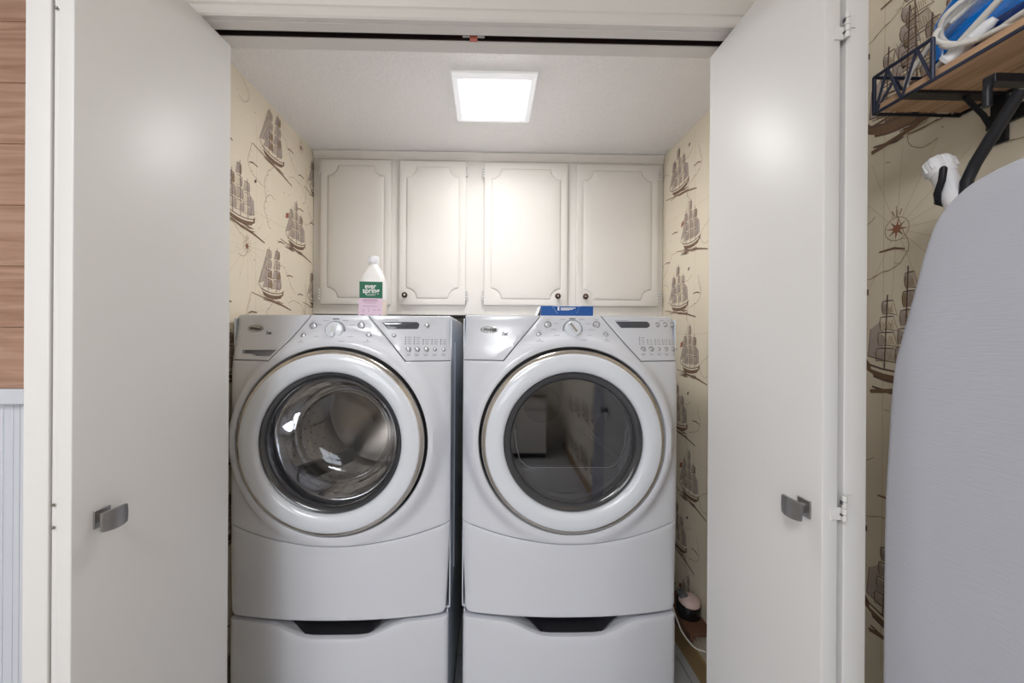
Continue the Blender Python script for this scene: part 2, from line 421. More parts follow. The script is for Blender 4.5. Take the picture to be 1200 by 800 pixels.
    sp = [(mx + .01, .24), (mx + .2, .27), (mx + .17, .5), (mx + .02, .58)]
    P.poly(TT(sp), M['sail'], .00031); P.stroke(TT(sp[1:3]), lw, M['ink']); P.stroke(TT(sp[:2]), lw * 1.4, M['ink'])
    if kind % 3 == 2: P.poly(TT([(.0, .62), (.13, .66), (.12, .56), (-.02, .53)]), M['flag'], .0005)
    if kind % 3 == 0: P.poly(TT([(mx + .2, .84), (mx + .27, .87), (mx + .27, .82), (mx + .2, .79)]), M['ink'], .0005)
    # water: brown strokes and a long streak falling away from the bow
    for k in range(10):
        x = R.uniform(-.05, .75); y = R.uniform(-.02, .08); L = R.uniform(.12, .4)
        P.stroke(TT([(x, y), (x + L * .5, y - .01), (x + L, y + R.uniform(-.02, .015))]), lw * R.uniform(1, 3.4), M[R.choice(['ink', 'hull', 'ink_soft'])])
    P.stroke(TT([(.2, .06), (.5, .01), (.9, -.03), (1.3, -.1)]), lw * 5, M['hull'])
    P.stroke(TT([(-.25, .1), (0, .07), (.3, .03)]), lw * 3, M['ink_soft'])
def wander(P, u, v, n, step, ang, w, m, R, curl=.6):
    pts = [(u, v)]
    for i in range(n):
        ang += R.uniform(-curl, curl); u += math.cos(ang) * step; v += math.sin(ang) * step * 1.1; pts.append((u, v))
    P.stroke(pts, w, m, taper=False)
    return pts
def compass(P, u, v, r):
    cir = lambda k, n=40: [(u + r * k * math.cos(2 * PI * i / n), v + r * k * math.sin(2 * PI * i / n)) for i in range(n + 1)]
    P.stroke(cir(1), r * .05, M['ink_soft'], taper=False); P.stroke(cir(.32, 20), r * .05, M['flag'], taper=False)
    P.poly(cir(.3, 16)[:-1], M['flag'], .0004)
    for i in range(8):
        a = PI / 4 * i + .12; q = .93 if i % 2 else .98
        P.poly([(u + r * .3 * math.cos(a - .3), v + r * .3 * math.sin(a - .3)), (u + r * q * math.cos(a), v + r * q * math.sin(a)), (u + r * .3 * math.cos(a + .3), v + r * .3 * math.sin(a + .3))], M['hull'] if i % 2 else M['flag'], .0005)
    for i in range(16):
        a = PI / 8 * i + .06; P.stroke([(u + r * 1.02 * math.cos(a), v + r * 1.02 * math.sin(a)), (u + r * 7 * math.cos(a), v + r * 7 * math.sin(a))], r * .03, M['ink_pale'], taper=False, lift=.0002)
    P.stroke([(u, v + r), (u + r * .02, v + r * 2)], r * .08, M['ink_soft'])
    for k in (-.22, 0, .22): P.stroke([(u + r * k, v + r * 1.2), (u + r * k * 1.9, v + r * 1.65)], r * .12, M['ink_soft'])
def paper_print(mb, fn, clip, u0, u1, v0, v1, ships, seed, comp=True):
    """ships: list of (u, v, kind, flip, W, H)"""
    P = Print(mb, fn, clip); R = random.Random(seed)
    for (u, v, k, fl, W, H) in ships: ship(P, u, v, W, H, k, fl, random.Random(k + 5))
    pu, pv = .37, .51
    nu = int((u1 - u0) / pu) + 1; nv = int((v1 - v0) / pv) + 1
    for i in range(nu):
        for j in range(nv):
            R2 = random.Random(91 + (i % 2)); cu = u0 + i * pu; cv = v0 + j * pv
            for q in range(7):
                a = R2.uniform(0, 6); uu = cu + R2.uniform(0, pu); vv = cv + R2.uniform(0, pv)
                pts = wander(P, uu, vv, 14, .012, a, .0013, M['ink_soft'], R2)
                if q % 2 == 0:
                    for t in pts[::2]: P.stroke([t, (t[0] + .012, t[1] + R2.uniform(-.004, .004))], .0009, M['ink_soft'])
            for q in range(16):
                uu = cu + R2.uniform(0, pu); vv = cv + R2.uniform(0, pv); d = .0022
                P.stroke([(uu, vv), (uu + R2.uniform(.003, .012), vv + R2.uniform(-.004, .004))], .0016, M['ink_soft'])
            for q in range(3):
                uu = cu + R2.uniform(0, pu); vv = cv + R2.uniform(0, pv)
                P.stroke([(uu, vv), (uu + .02, vv + .006), (uu + .05, vv + .004)], .005, M['hull'])
            if comp and (i + j) % 2 == 0: compass(P, cu + .05, cv + .07, .02)
            P.stroke([(cu + .1, cv), (cu + .1, cv + pv)], .0008, M['ink_pale'], taper=False, lift=.0002)
            P.stroke([(cu, cv + .2), (cu + pu, cv + .2)], .0008, M['ink_pale'], taper=False, lift=.0002)
    return P

# ------------------------------------------------------------------ structure
XL, XR = -.81, .822          # closet side walls
YB = 2.11                    # closet back wall
YF, YK = .885, .962          # front wall thickness
ZC = 2.155; ZH = 2.44; HX0, HY0 = -2.3, -2.2
mb = MB(); mb.box(HX0 - .1, XR + .1, HY0 - .1, YB + .1, -.1, -.008, M['grout'])
floor = tag(mb.build('floor'), 'pale grey tiled floor', kind='structure')
mb = MB(); T = .3; mb.box(-T / 2 + .002, T / 2 - .002, -T / 2 + .002, T / 2 - .002, -.008, 0, M['tile'], b=.0015)
t0 = mb.build('tile', floor); first = True
ny = int((YB - HY0) / T) + 1
for i in range(-8, 4):
    for j in range(ny):
        x = -.12 + (i + .5) * T; y = 1.593 - T / 2 - T * (j - 2)
        if x < HX0 - T / 2 or x > XR + T / 2 or y < HY0 - T / 2 or y > YB + T / 2: continue
        if first: t0.location = (x, y, 0); first = False; continue
        copy_part(t0, floor, (x, y, 0)).rotation_euler = (0, 0, PI / 2 * random.randrange(4))
def slab(name, x0, x1, y0, y1, z0, z1, m, label=None):
    mb = MB(); mb.box(x0, x1, y0, y1, z0, z1, m); return tag(mb.build(name), label, kind='structure')
slab('ceiling_closet', XL - .1, XR + .1, YF + .005, YB + .1, ZC, ZC + .08, M['ceil'], 'white textured ceiling of the laundry closet')
slab('ceiling', HX0 - .1, XR + .1, HY0 - .1, YF + .02, ZH, ZH + .1, M['ceil'], 'white hall ceiling')
# left closet wall with printed wallpaper
LW, LH = .172, .215
mb = MB(); mb.box(XL - .1, XL, YK - .02, YB + .1, 0, ZC, M['paper'])
ships = []
for n in range(-2, 3):
    for m_ in range(0, 5):
        ships.append((1.475 + .37 * n, .515 + .51 * m_, 0 if n % 2 else 1, 1, LW, LH))
        ships.append((1.285 + .37 * n, .235 + .51 * m_, 2 if n % 2 else 0, 1, LW, LH))
paper_print(mb, lambda u, v, l: (XL + l, u, v), lambda u, v: .965 < u < 2.105 and .01 < v < 2.15, .9, 2.1, 0, 2.15, ships, 3)
tag(mb.build('wall_left', recalc=False), 'closet side wall papered with brown sailing ships', kind='structure')
# right wall runs from the hall into the closet
mb = MB(); mb.box(XR, XR + .1, HY0, YB + .1, 0, ZH, M['paper'])
ships = []
for n in range(-1, 2):
    for m_ in range(0, 5):
        ships.append((1.655 + .37 * n, .495 + .51 * m_, 1 if n % 2 else 0, -1, LW, LH))
        ships.append((1.56 + .37 * n - .0, .235 + .51 * m_, 2, -1, LW * .9, LH))
HW_, HH_ = .17, .25
for n in range(-6, 1):
    for m_ in range(0, 5):
        ships.append((.748 + .37 * n, .30 + .51 * m_ , 0 if n % 2 == 0 else 1, 1, HW_, HH_))
        ships.append((.60 + .37 * n, .04 + .51 * m_ + .285, 2, 1, HW_ * .9, HH_ * .9)) if n != 0 else None
ships += [(.69, 1.885, 1, 1, .24, .26)]
P = paper_print(mb, lambda u, v, l: (XR - l, u, v), lambda u, v: (-1.9 < u < .88 or .965 < u < 2.105) and .11 < v < 2.43 and not (u > .9 and v > 2.15), -1.9, 2.1, .1, 2.4, ships, 5, comp=False)
compass(P, .764, 1.521, .023)
compass(P, .60, 1.76, .012)
P.poly([(.70, 1.548), (.684, 1.556), (.672, 1.578), (.692, 1.582)], M['flag'])
tag(mb.build('wall_right', recalc=False), 'side wall papered with sepia sailing ships and sea charts', kind='structure')
mb = MB(); mb.box(XL - .1, XR + .1, YB, YB + .1, 0, ZC, M['paper'])
ships = [(x * .37 - .8, .5 + .51 * k + (.25 if x % 2 else 0), x % 3, 1, .15, .21) for x in range(5) for k in range(3)]
paper_print(mb, lambda u, v, l: (u, YB - l, v), lambda u, v: XL < u < XR and 0 < v < 1.42, XL, XR, .0, 1.4, ships, 9)
tag(mb.build('wall_back', recalc=False), 'closet back wall behind the machines', kind='structure')
# front wall (hall side): wooden boards left of the closet, paper above it
JL, JR = -.712, .632
mb = MB()
mb.box(HX0, JL - .02, YF + .012, YK, 0, ZH, M['hallwall']); mb.box(JR + .02, XR, YF, YK, 0, ZH, M['paper'])
mb.box(JL - .02, JR + .02, YF, YK, 2.03, ZH, M['paper'])
sh = [(x * .3 - .55, 2.14 + (.05 if x % 2 else 0), x % 3, 1, .15, .2) for x in range(5)]
paper_print(mb, lambda u, v, l: (u, YF - l, v), lambda u, v: JL < u < JR and 2.035 < v < 2.43, JL, JR, 1.95, 2.4, sh, 4, comp=False)
wf = tag(mb.build('wall_front', recalc=False), 'hall wall round the closet with wooden boards above white wainscot', kind='structure')
z = 1.1787; pm = None
k = 0
while z < ZH:
    h = min(.135, ZH - z); mb = MB(); mb.box(HX0, -.78, YF - .004, YF + .012, z + .0005, z + h - .0005, M['plank'], b=.0007)
    mb.build('plank', wf); z += .135; k += 1
x = -.78; 
bb = MB(); pw = .086
proto = None
while x > HX0:
    if proto is None:
        q = MB(); q.box(-pw + .0005, -.0005, YF, YF + .012, .10, 1.146, M['wains'])
        for g in range(3): q.tube([(-.0 - .0215 * (g + .5) - .004, YF - .0004, .10), (-.0215 * (g + .5) - .004, YF - .0004, 1.146)], .0016, M['wains'], 5)
        proto = q.build('wainscot_board', wf); proto.location = (x, 0, 0)
    else: copy_part(proto, wf, (x, 0, 0))
    x -= pw
mb = MB(); mb.box(HX0, -.78, YF - .018, YF + .012, 1.145, 1.1785, M['wains'], b=.003); tag(mb.build('trim_1'), 'white cap rail above the wainscot', kind='structure')
mb = MB(); mb.box(HX0, -.78, YF - .012, YF + .012, 0, .10, M['wains'], b=.003); tag(mb.build('baseboard_front'), 'white baseboard below the wainscot', kind='structure')
mb = MB(); mb.box(XR - .012, XR, HY0, .88, 0, .09, M['tan'], b=.003); mb.box(XR - .012, XR, YK, YB, 0, .09, M['tan'], b=.003)
tag(mb.build('baseboard_right'), 'tan baseboard under the ship wallpaper', kind='structure')
mb = MB(); mb.box(XL, XL + .012, YK, YB, 0, .09, M['tan'], b=.003); tag(mb.build('baseboard_left'), 'tan baseboard in the closet', kind='structure')
# jambs, head with track slot
mb = MB(); mb.box(JL - .02, JL, YF, YK, 0, 2.03, M['trim'], b=.001); mb.box(JR, JR + .02, YF, YK, 0, 2.03, M['trim'], b=.001)
tag(mb.build('trim_2'), 'white side jambs of the closet opening', kind='structure')
mb = MB()
mb.box(JL, JR, YF - .002, .909, 2.003, 2.03, M['trim'], b=.0015); mb.box(JL, JR, .9285, YK + .004, 2.003, 2.03, M['trim'], b=.0015)
mb.box(JL, JR, .908, .930, 2.022, 2.03, M['track'])
tag(mb.build('trim_3'), 'white head jamb with the slot for the door track', kind='structure')
tr = MB(); tr.box(JL + .005, JR - .005, .9095, .912, 2.005, 2.021, M['track']); tr.box(JL + .005, JR - .005, .926, .928, 2.005, 2.021, M['track']); tr.box(JL + .005, JR - .005, .9095, .928, 2.0185, 2.0215, M['track'])
tro = tag(tr.build('door_track'), 'dark metal door track in the head of the closet opening', 'track')
g = MB(); g.box(-.047, -.029, .913, .925, 1.999, 2.018, M['red'], b=.002); o_ = g.build('track_stop', tro)
o_['label'] = 'red plastic stop'
g = MB(); g.box(-.064, -.047, .912, .920, 2.006, 2.018, M['trackmetal']); g.box(-.029, -.012, .912, .920, 2.006, 2.018, M['trackmetal']); g.build('stop_clip', tro)
def casing(name, label, horizontal, a, b, p0, sgn):
    """moulded casing; profile from the opening edge outwards"""
    prof = [(0, -.014), (.004, -.017), (.016, -.017), (.020, -.0125), (.026, -.0125), (.029, -.0155), (.058, -.020), (.063, -.018), (.066, -.012), (.066, 0), (0, 0)]
    mb = MB(); vs = []
    for e in (a, b):
        for d, y in prof: vs.append((e, YF + y, p0 + d) if horizontal else (p0 + sgn * d, YF + y, e))
    n = len(prof); mb.add(vs, [(i, (i + 1) % n, (i + 1) % n + n, i + n) for i in range(n)] + [list(range(n)), list(range(n, 2 * n))[::-1]], M['trim'])
    return tag(mb.build(name), label, kind='structure')
casing('trim_4', 'moulded white casing over the closet opening', True, JL - .066, JR + .066, 2.005, 1)
casing('trim_5', 'moulded white casing left of the closet opening', False, 0, 2.005, JL, -1)
casing('trim_6', 'moulded white casing right of the closet opening', False, 0, 2.005, JR, 1)
# rest of the hall behind the camera
slab('wall_hall_left', HX0 - .1, HX0, HY0, YF, 0, ZH, M['hallwall'], 'plain hall wall')
mb = MB()
mb.box(HX0, -1.35, HY0 - .1, HY0, 0, ZH, M['hallwall']); mb.box(-.15, XR, HY0 - .1, HY0, 0, ZH, M['hallwall'])
mb.box(-1.35, -.15, HY0 - .1, HY0, 0, .95, M['hallwall']); mb.box(-1.35, -.15, HY0 - .1, HY0, 2.05, ZH, M['hallwall'])
tag(mb.build('wall_hall_back'), 'hall end wall with a window', kind='structure')
mb = MB()
for (a, b, c, d) in [(-1.35, -1.30, .95, 2.05), (-.2, -.15, .95, 2.05), (-1.35, -.15, .95, 1.0), (-1.35, -.15, 2.0, 2.05), (-.77, -.73, 1, 2), (-1.3, -.2, 1.48, 1.52)]:
    mb.box(a, b, HY0 - .06, HY0 + .02, c, d, M['trim'], b=.002)
wn = tag(mb.build('window_1'), 'white framed window at the end of the hall', kind='structure')
mb = MB(); mb.box(-1.31, -.19, HY0 - .05, HY0 - .045, .99, 2.01, M['pane']); mb.build('pane', wn)
hc = empty('base_cabinet', (0, 0, 0)); tag(hc, 'white base cabinet with stone worktop at the end of the hall', 'cabinet')
mb = MB(); mb.box(-1.5, .5, HY0 + .001, HY0 + .55, .08, .87, M['cab']); mb.box(-1.5, .5, HY0 + .01, HY0 + .5, .0, .08, M['cavity']); mb.build('carcass', hc)
for i in range(5):
    mb = MB(); a = -1.5 + i * .4; mb.box(a + .006, a + .394, HY0 + .551, HY0 + .57, .1, .68, M['cab'], b=.003); mb.build('door', hc)
    mb = MB(); mb.box(a + .006, a + .394, HY0 + .551, HY0 + .57, .70, .86, M['cab'], b=.003); mb.build('drawer', hc)
mb = MB(); mb.box(-1.52, .52, HY0 + .001, HY0 + .6, .871, .90, M['counter'], b=.004); mb.build('worktop', hc)
for nm, (lx, ly) in (('hall', (-.55, -.75)), ('far', (-.9, -1.35))):  # fixtures added out of view to go with the two hall fills
    mb = MB(); mb.box(lx - .3, lx + .3, ly - .3, ly + .3, 2.405, 2.44, M['fixture' if 0 else 'fix'], b=.006)
    tag(mb.build('ceiling_lamp'), 'unseen square white fixture added for the fill light on the hall ceiling ' + ('above the closet front' if nm == 'hall' else 'near the window'), 'lamp')

# ------------------------------------------------------------------ bifold closet doors
def knob_bm():
    mb = MB()
    mb.box(0, .0035, -.013, .013, -.015, .015, M['nickel'], b=.0012)
    mb.box(.003, .022, -.006, .006, -.008, .008, M['nickel'], b=.002)
    n = 9; V = []
    for k in range(2):
        for i in range(n):
            for j in range(n):
                a = (i / (n - 1) - .5) * 2; b = (j / (n - 1) - .5) * 2
                V.append((.0215 + (.0045 if k else 0) + .004 * a * a * (-1) + .004, a * .0205 * (1 - .05 * b * b), b * .0165 * (1 - .1 * a * a)))
    F = []
    for k in range(2):
        for i in range(n - 1):
            for j in range(n - 1):
                q = k * n * n + i * n + j; F.append((q, q + 1, q + n + 1, q + n))
    ring = [i * n for i in range(n)] + [(n - 1) * n + j for j in range(1, n)] + [i * n + n - 1 for i in range(n - 2, -1, -1)] + [j for j in range(n - 2, 0, -1)]
    for i in range(len(ring)): a, b = ring[i], ring[(i + 1) % len(ring)]; F.append((a, b, b + n * n, a + n * n))
    mb.add(V, F, M['nickel']); return mb
def leaf(name, parent, far, near, th, side, z0=.015, z1=1.985):
    """a flush door leaf between two floor points; side: +1 the slab lies to the right of far->near face"""
    far = Vector(far); near = Vector(near); L = (far - near).length; ang = math.atan2(far.y - near.y, far.x - near.x)
    e = bpy.data.objects.new(name, None)
    mb = MB(); mb.box(0, L, min(0, side * th), max(0, side * th), z0, z1, M['door'], b=.0018)
    o = mb.build(name, parent, smooth=40); o.location = (near.x, near.y, 0); o.rotation_euler = (0, 0, ang); return o
d1 = empty('door_1', (0, 0, 0)); tag(d1, 'white flush folding door on the left of the closet, folded open', kind='structure')
d2 = empty('door_2', (0, 0, 0)); tag(d2, 'white flush folding door on the right of the closet, folded open', kind='structure')
L1 = leaf('leaf', d1, (-.6133, .9351), (-.6379, .6097), .0245, 1)
L2 = leaf('leaf', d1, (-.6980, .935), (-.6725, .6097), .0355, 1)
R1 = leaf('leaf', d2, (.5387, .9379), (.5409, .6153), .0262, -1)
R2 = leaf('leaf', d2, (.584, .9379), (.5765, .6153), .0365, -1)
def put_knob(lf, along, z, facing):
    o = knob_bm().build('knob', lf, smooth=40); o.location = (along, 0, z); o.rotation_euler = (0, 0, facing); o['label'] = 'dark nickel knob'
put_knob(L1, .043, .998, -PI / 2); put_knob(R1, .033, 1.012, PI / 2)
for z in (1.0265, 1.80, .22):
    mb = MB(); c = (.5724, .6125)
    for k in range(4): mb.lathe([(.0001, .0005), (.0036, .0005), (.0036, .0098), (.0001, .0098)], M['hinge'], (c[0], c[1] - .003, z - .02 + k * .0102), 'z', 12)
    mb.box(c[0] - .017, c[0] - .002, c[1] + .0005, c[1] + .0030, z - .02, z + .0, M['hinge']); mb.box(c[0] + .002, c[0] + .017, c[1] + .0005, c[1] + .0030, z, z + .021, M['hinge'])
    mb.box(c[0] - .0042, c[0] - .0032, c[1] - .004, c[1] + .001, z + .006, z + .012, M['screw']); mb.box(c[0] - .0045, c[0] - .0032, c[1] - .004, c[1] + .001, z - .012, z - .009, M['screw'])
    mb.build('hinge', d2, smooth=40)
mb = MB()
for z in (1.035, 1.0, 1.8, .22): mb.lathe([(0, -.002), (.0022, -.0015), (.0026, 0)], M['trackmetal'], (-.667, .612, z), 'y', 12)
mb.box(-.671, -.6635, .614, .640, .2, 1.82, M['hinge']); mb.build('hinge', d1, smooth=40)

# ------------------------------------------------------------------ closet ceiling lamp
fx = empty('ceiling_lamp', (.0165, 1.386, 2.145)); tag(fx, 'bright square ceiling lamp inside the laundry closet', 'lamp')
mb = MB(); s_ = .141
mb.box(-s_, s_, -s_, s_, .002, .0098, M['fix'], b=.002); mb.build('pan', fx, smooth=40)
mb = MB(); n = []
for (r, z) in ((.138, .003), (.134, -.004), (.120, -.012)):
    n.append([(sx * r, sy * r - (.138 - r) * .6, z) for sx, sy in ((-1, -1), (1, -1), (1, 1), (-1, 1))])
V = sum(n, []); mb.add(V, [(k * 4 + i, k * 4 + (i + 1) % 4, k * 4 + 4 + (i + 1) % 4, k * 4 + 4 + i) for k in range(2) for i in range(4)] + [(8, 9, 10, 11)], M['lens_rim']); mb.build('diffuser_rim', fx)
mb = MB(); mb.box(-.101, .101, -.118, .088, -.021, -.011, M['lens'], b=.004); mb.build('diffuser', fx, smooth=40)

# ------------------------------------------------------------------ wall cabinet
cab = empty('wall_cabinet', (0, 0, 0)); tag(cab, 'white four-door wall cabinet above the washer and dryer', 'cabinet')
CY = 1.81; CB = 1.405
mb = MB(); mb.box(XL + .002, XR - .002, CY + .02, YB - .002, CB, ZC - .002, M['cab']); mb.build('carcass', cab)
mb = MB()
def stile(x0, x1, z0=CB, z1=ZC - .002): mb.box(x0, x1, CY, CY + .02, z0, z1, M['cab'], b=.001)
stile(XL + .002, -.755); stile(-.462, -.398); stile(-.115, -.008); stile(.355, .42); stile(.78, XR - .002)
for (a, b) in ((-.755, -.462), (-.398, -.115), (-.008, .355), (.42, .78)):
    mb.box(a, b, CY, CY + .02, CB, CB + .055, M['cab']); mb.box(a, b, CY, CY + .02, 2.10, ZC - .002, M['cab'])
mb.build('face_frame', cab)
mb = MB(); n_ = [(CY, 2.118), (CY - .006, 2.121), (CY - .006, 2.128), (CY - .010, 2.133), (CY - .018, 2.146), (CY - .020, 2.153), (CY, 2.153)]
vs_ = [(XL + .003, y, z) for y, z in n_] + [(XR - .003, y, z) for y, z in n_]; k = len(n_)
mb.add(vs_, [(i, (i + 1) % k, (i + 1) % k + k, i + k) for i in range(k)] + [list(range(k)), list(range(k, 2 * k))[::-1]], M['cab']); mb.build('crown_moulding', cab)
def notched(x0, x1, z0, z1, r, seg=7):
    """rectangle with concave quarter-round corners and small shoulders"""
    out = []; s = .006
    for cx, cz, a0 in ((x0, z0, PI / 2), (x1, z0, PI), (x1, z1, 3 * PI / 2), (x0, z1, 2 * PI)):
        arc = [(cx + r * math.cos(a0 - PI / 2 * i / seg), cz + r * math.sin(a0 - PI / 2 * i / seg)) for i in range(seg + 1)]
        out.append(arc)
    res = []
    for (cx, cz, a0), arc in zip(((x0, z0, 0), (x1, z0, 1), (x1, z1, 2), (x0, z1, 3)), out):
        sx = 1 if cx == x0 else -1; sz = 1 if cz == z0 else -1
        A = arc[0]; B = arc[-1]
        # shoulders step in slightly, as on the routed doors
        first_on_x = abs(A[1] - cz) < 1e-6
        sA = (A[0] + sx * s, A[1]) if first_on_x else (A[0], A[1] + sz * s)
        sB = (B[0] + sx * s, B[1]) if abs(B[1] - cz) < 1e-6 else (B[0], B[1] + sz * s)
        res += [sA] + arc + [sB]
    return res
def hinge_small(parent, x, z):
    mb = MB(); mb.lathe([(.0001, -.024), (.0035, -.024), (.0035, .024), (.0001, .024)], M['hinge'], (x, -.0215, z), 'z', 10)
    for q in (-.012, 0, .012): mb.lathe([(.0039, -.001), (.0039, .001)], M['screw'], (x, -.0215, z + q), 'z', 10)
    mb.box(x - .006, x + .006, -.019, -.0005, z - .018, z + .018, M['hinge']); mb.build('hinge', parent, smooth=40)
cdoors = [(-.768, -.449, 1.449, 2.112, -1, -.478), (-.4095, -.105, 1.449, 2.110, 1, -.380), (-.0205, .3665, 1.450, 2.106, -1, .3195), (.4075, .790, 1.449, 2.104, 1, .4476)]
for i, (a, b, z0, z1, hs, kx) in enumerate(cdoors):
    m_ = .032
    outl = dense([(a, z0), (b, z0), (b, z1), (a, z1)], .05); inn = notched(a + m_, b - m_, z0 + m_ - .003, z1 - m_ + .003, .047)
    mb = MB(); panel(mb, outl, lambda x, z: -.019, M['cab'], hole=offset(inn, -.002), thick=.018, bev=.003, step=.06, hbev=.0015)
    mb.box(a + .01, b - .01, -.0165, -.001, z0 + .01, z1 - .01, M['cab'])
    dr = mb.build('door', cab); weld(dr); dr.location = (0, CY, 0)
    mb = MB(); panel(mb, offset(inn, .001), lambda x, z: -.0225, M['cab'], thick=.012, bev=.005, step=.06); p_ = mb.build('raised_panel', dr); weld(p_, smooth=50)
    hx = a - .004 if hs < 0 else b + .004
    hinge_small(dr, hx, z1 - .045); hinge_small(dr, hx, z0 + .045)
    mb = MB(); mb.lathe([(.0001, -.044), (.008, -.0435), (.0125, -.041), (.0135, -.037), (.011, -.033), (.0055, -.030), (.005, -.021), (.009, -.019)], M['bronze'], (kx, 0, z0 + .042), 'y', 24)
    mb.lathe([(.0001, -.0452), (.0045, -.0448), (.005, -.043)], M['chrome'], (kx, 0, z0 + .042), 'y', 16)
    kb = mb.build('knob', dr, smooth=50); kb['label'] = 'round dark bronze knob'

# ------------------------------------------------------------------ washer and dryer
HW = .340; DX, DZ = -.006, .985
def Fr(x, z):
    B = .045 if z > .7 else .045 - .01 * ss(.7, .45, z)
    y = -B * (1 - min(1.2, abs(x) / HW) ** 2.2)
    y += .03 * ss(1.18, 1.37, z)
    y += .012 * ss(.318, .343, abs(x)) ** 2
    wq = 1 - ss(.295, .337, math.hypot(x - DX, z - DZ))
    return y * (1 - wq) + wq * (-.052)
def button(parent, x, z, r, led=False):
    mb = MB(); y = Fr(x, z)
    mb.lathe([(r * 1.02, .001), (r, -.0012), (r * .8, -.0014)], M['btnring'], (x, y, z), 'y', 20)
    mb.lathe([(r * .8, -.0012), (r * .72, -.0034), (r * .4, -.0042), (.0001, -.0044)], M['btn'], (x, y, z), 'y', 20)
    o = mb.build('button', parent, smooth=50)
def dash(mb, x, z, w_, h, m):
    n = 3; y = min(Fr(x, z), Fr(x + w_, z), Fr(x - w_, z)) - .0006
    mb.add([(x - w_ / 2, Fr(x - w_ / 2, z - h / 2) - .0007, z - h / 2), (x + w_ / 2, Fr(x + w_ / 2, z - h / 2) - .0007, z - h / 2), (x + w_ / 2, Fr(x + w_ / 2, z + h / 2) - .0007, z + h / 2), (x - w_ / 2, Fr(x - w_ / 2, z + h / 2) - .0007, z + h / 2)], [(0, 1, 2, 3)], m)
def machine(name, cx, label, cat, dryer):
    root = empty(name, (cx, 1.213, 0)); tag(root, label, cat)
    dl, dr_ = ((-.0987, -.2153), (.0875, .2067)) if dryer else ((-.0849, -.1965), (.0861, .2061))
    zt, zc, ze, zm = 1.368, 1.2245, .7235, .672
    g = .0013
    # cabinet shell, open at the front
    mb = MB(); t = .003; D0, D1 = .022, .775
    mb.box(-HW, -HW + t, D0, D1, .445, 1.355, M['enamel_side']); mb.box(HW - t, HW, D0, D1, .445, 1.355, M['enamel_side'])
    mb.box(-HW + .001, HW - .001, D1 - t, D1, .445, 1.355, M['enamel_side']); mb.box(-HW + .001, HW - .001, D0, D1, .442, .447, M['enamel_side'])
    mb.box(HW, HW + .0025, .14, .152, .5, 1.28, M['enamel_side'], b=.001); mb.box(-HW - .0025, -HW, .14, .152, .5, 1.28, M['enamel_side'], b=.001)
    mb.build('cabinet_shell', root)
    mb = MB(); mb.box(-HW + .004, HW - .004, .045, D1 + .004, 1.353, 1.3675, M['enamel'], b=.005); mb.build('top', root, smooth=40)
    # main front: centre console flowing down round the door
    arc = [(HW * (1 - 2 * i / 24), ze - (ze - zm) * (1 - (1 - 2 * i / 24) ** 2)) for i in range(25)]
    out = [(dl[0] + g, zt - .004), (dl[1] + g, zc - g)] + [(-HW, zc - g)] + [(x, z + g) for x, z in arc[::-1]] + [(HW, zc - g), (dr_[1] - g, zc - g), (dr_[0] - g, zt - .004)]
    out = dense(out, .014)
    hole = [(DX + .283 * math.cos(2 * PI * i / 96), DZ + .283 * math.sin(2 * PI * i / 96)) for i in range(96)]
    mb = MB(); panel(mb, out, Fr, M['enamel'], hole=hole, thick=.03, bev=.002, step=.013, hbev=.005)
    fp = mb.build('front_panel', root); weld(fp, smooth=40)
    # dark strips behind the seams
    def seam(pts, wd=.006):
        mb = MB(); V = []
        P_ = dense(pts + pts[::-1][1:-1], .01)[:sum(max(1, int((Vector(pts[k + 1]) - Vector(pts[k])).length / .01 + .5)) for k in range(len(pts) - 1))] + [pts[-1]]
        for k, p in enumerate(P_):
            a = Vector(P_[max(k - 1, 0)]); b = Vector(P_[min(k + 1, len(P_) - 1)]); d = (b - a).normalized(); q = Vector((-d.y, d.x)) * wd
            for t in (-1, 1): x, z = Vector(p) + q * t; V.append((x, Fr(x, z) + .0045, z))
        mb.add(V, [(2 * k, 2 * k + 1, 2 * k + 3, 2 * k + 2) for k in range(len(P_) - 1)], M['recess']); mb.build('seam', root)
    seam([(dl[0], zt - .008), (dl[1], zc), (-HW + .004, zc)]); seam([(dr_[0], zt - .008), (dr_[1], zc), (HW - .004, zc)]); seam(arc[1:-1])
    # corner panels of the console
    left = rounded([(-HW + .006, zt - .004), (-HW, zc + g), (dl[1] - g, zc + g), (dl[0] - g, zt - .004)], [.012, 0, 0, 0], 4)
    right = rounded([(dr_[0] + g, zt - .004), (dr_[1] + g, zc + g), (HW, zc + g), (HW - .006, zt - .004)], [0, 0, 0, .012], 4)
    if dryer:
        mb = MB(); panel(mb, dense(left, .014), Fr, M['enamel'], thick=.03, bev=.002, step=.014); lp = weld(mb.build('corner_panel', root), smooth=40)
    else:
        slot = [(-.300, 1.2555), (-.183, 1.2565), (-.199, 1.2385), (-.258, 1.2375), (-.270, 1.2445), (-.300, 1.2445)]
        mb = MB(); panel(mb, dense(left, .014), Fr, M['enamel'], hole=dense(rounded(slot, [.002] * 6, 3), .008), thick=.03, bev=.002, step=.014, hbev=.0015)
        lp = weld(mb.build('dispenser_drawer', root), smooth=40)
        mb = MB(); mb.add([(x, Fr(x, z) + .014, z) for x, z in slot], [list(range(6))], M['print'])
        hp = mb.build('handle_recess', lp); hp['label'] = 'grey finger slot'
        mb = MB()
        for (x0, x1) in ((-.339, -.300),): mb.add([(x0, Fr(x0, 1.244) - .0003, 1.2435), (x1, Fr(x1, 1.244) - .0003, 1.2435), (x1, Fr(x1, 1.245) - .0003, 1.2455), (x0, Fr(x0, 1.245) - .0003, 1.2455)], [(0, 1, 2, 3)], M['recess'])
        mb.build('drawer_seam', lp)
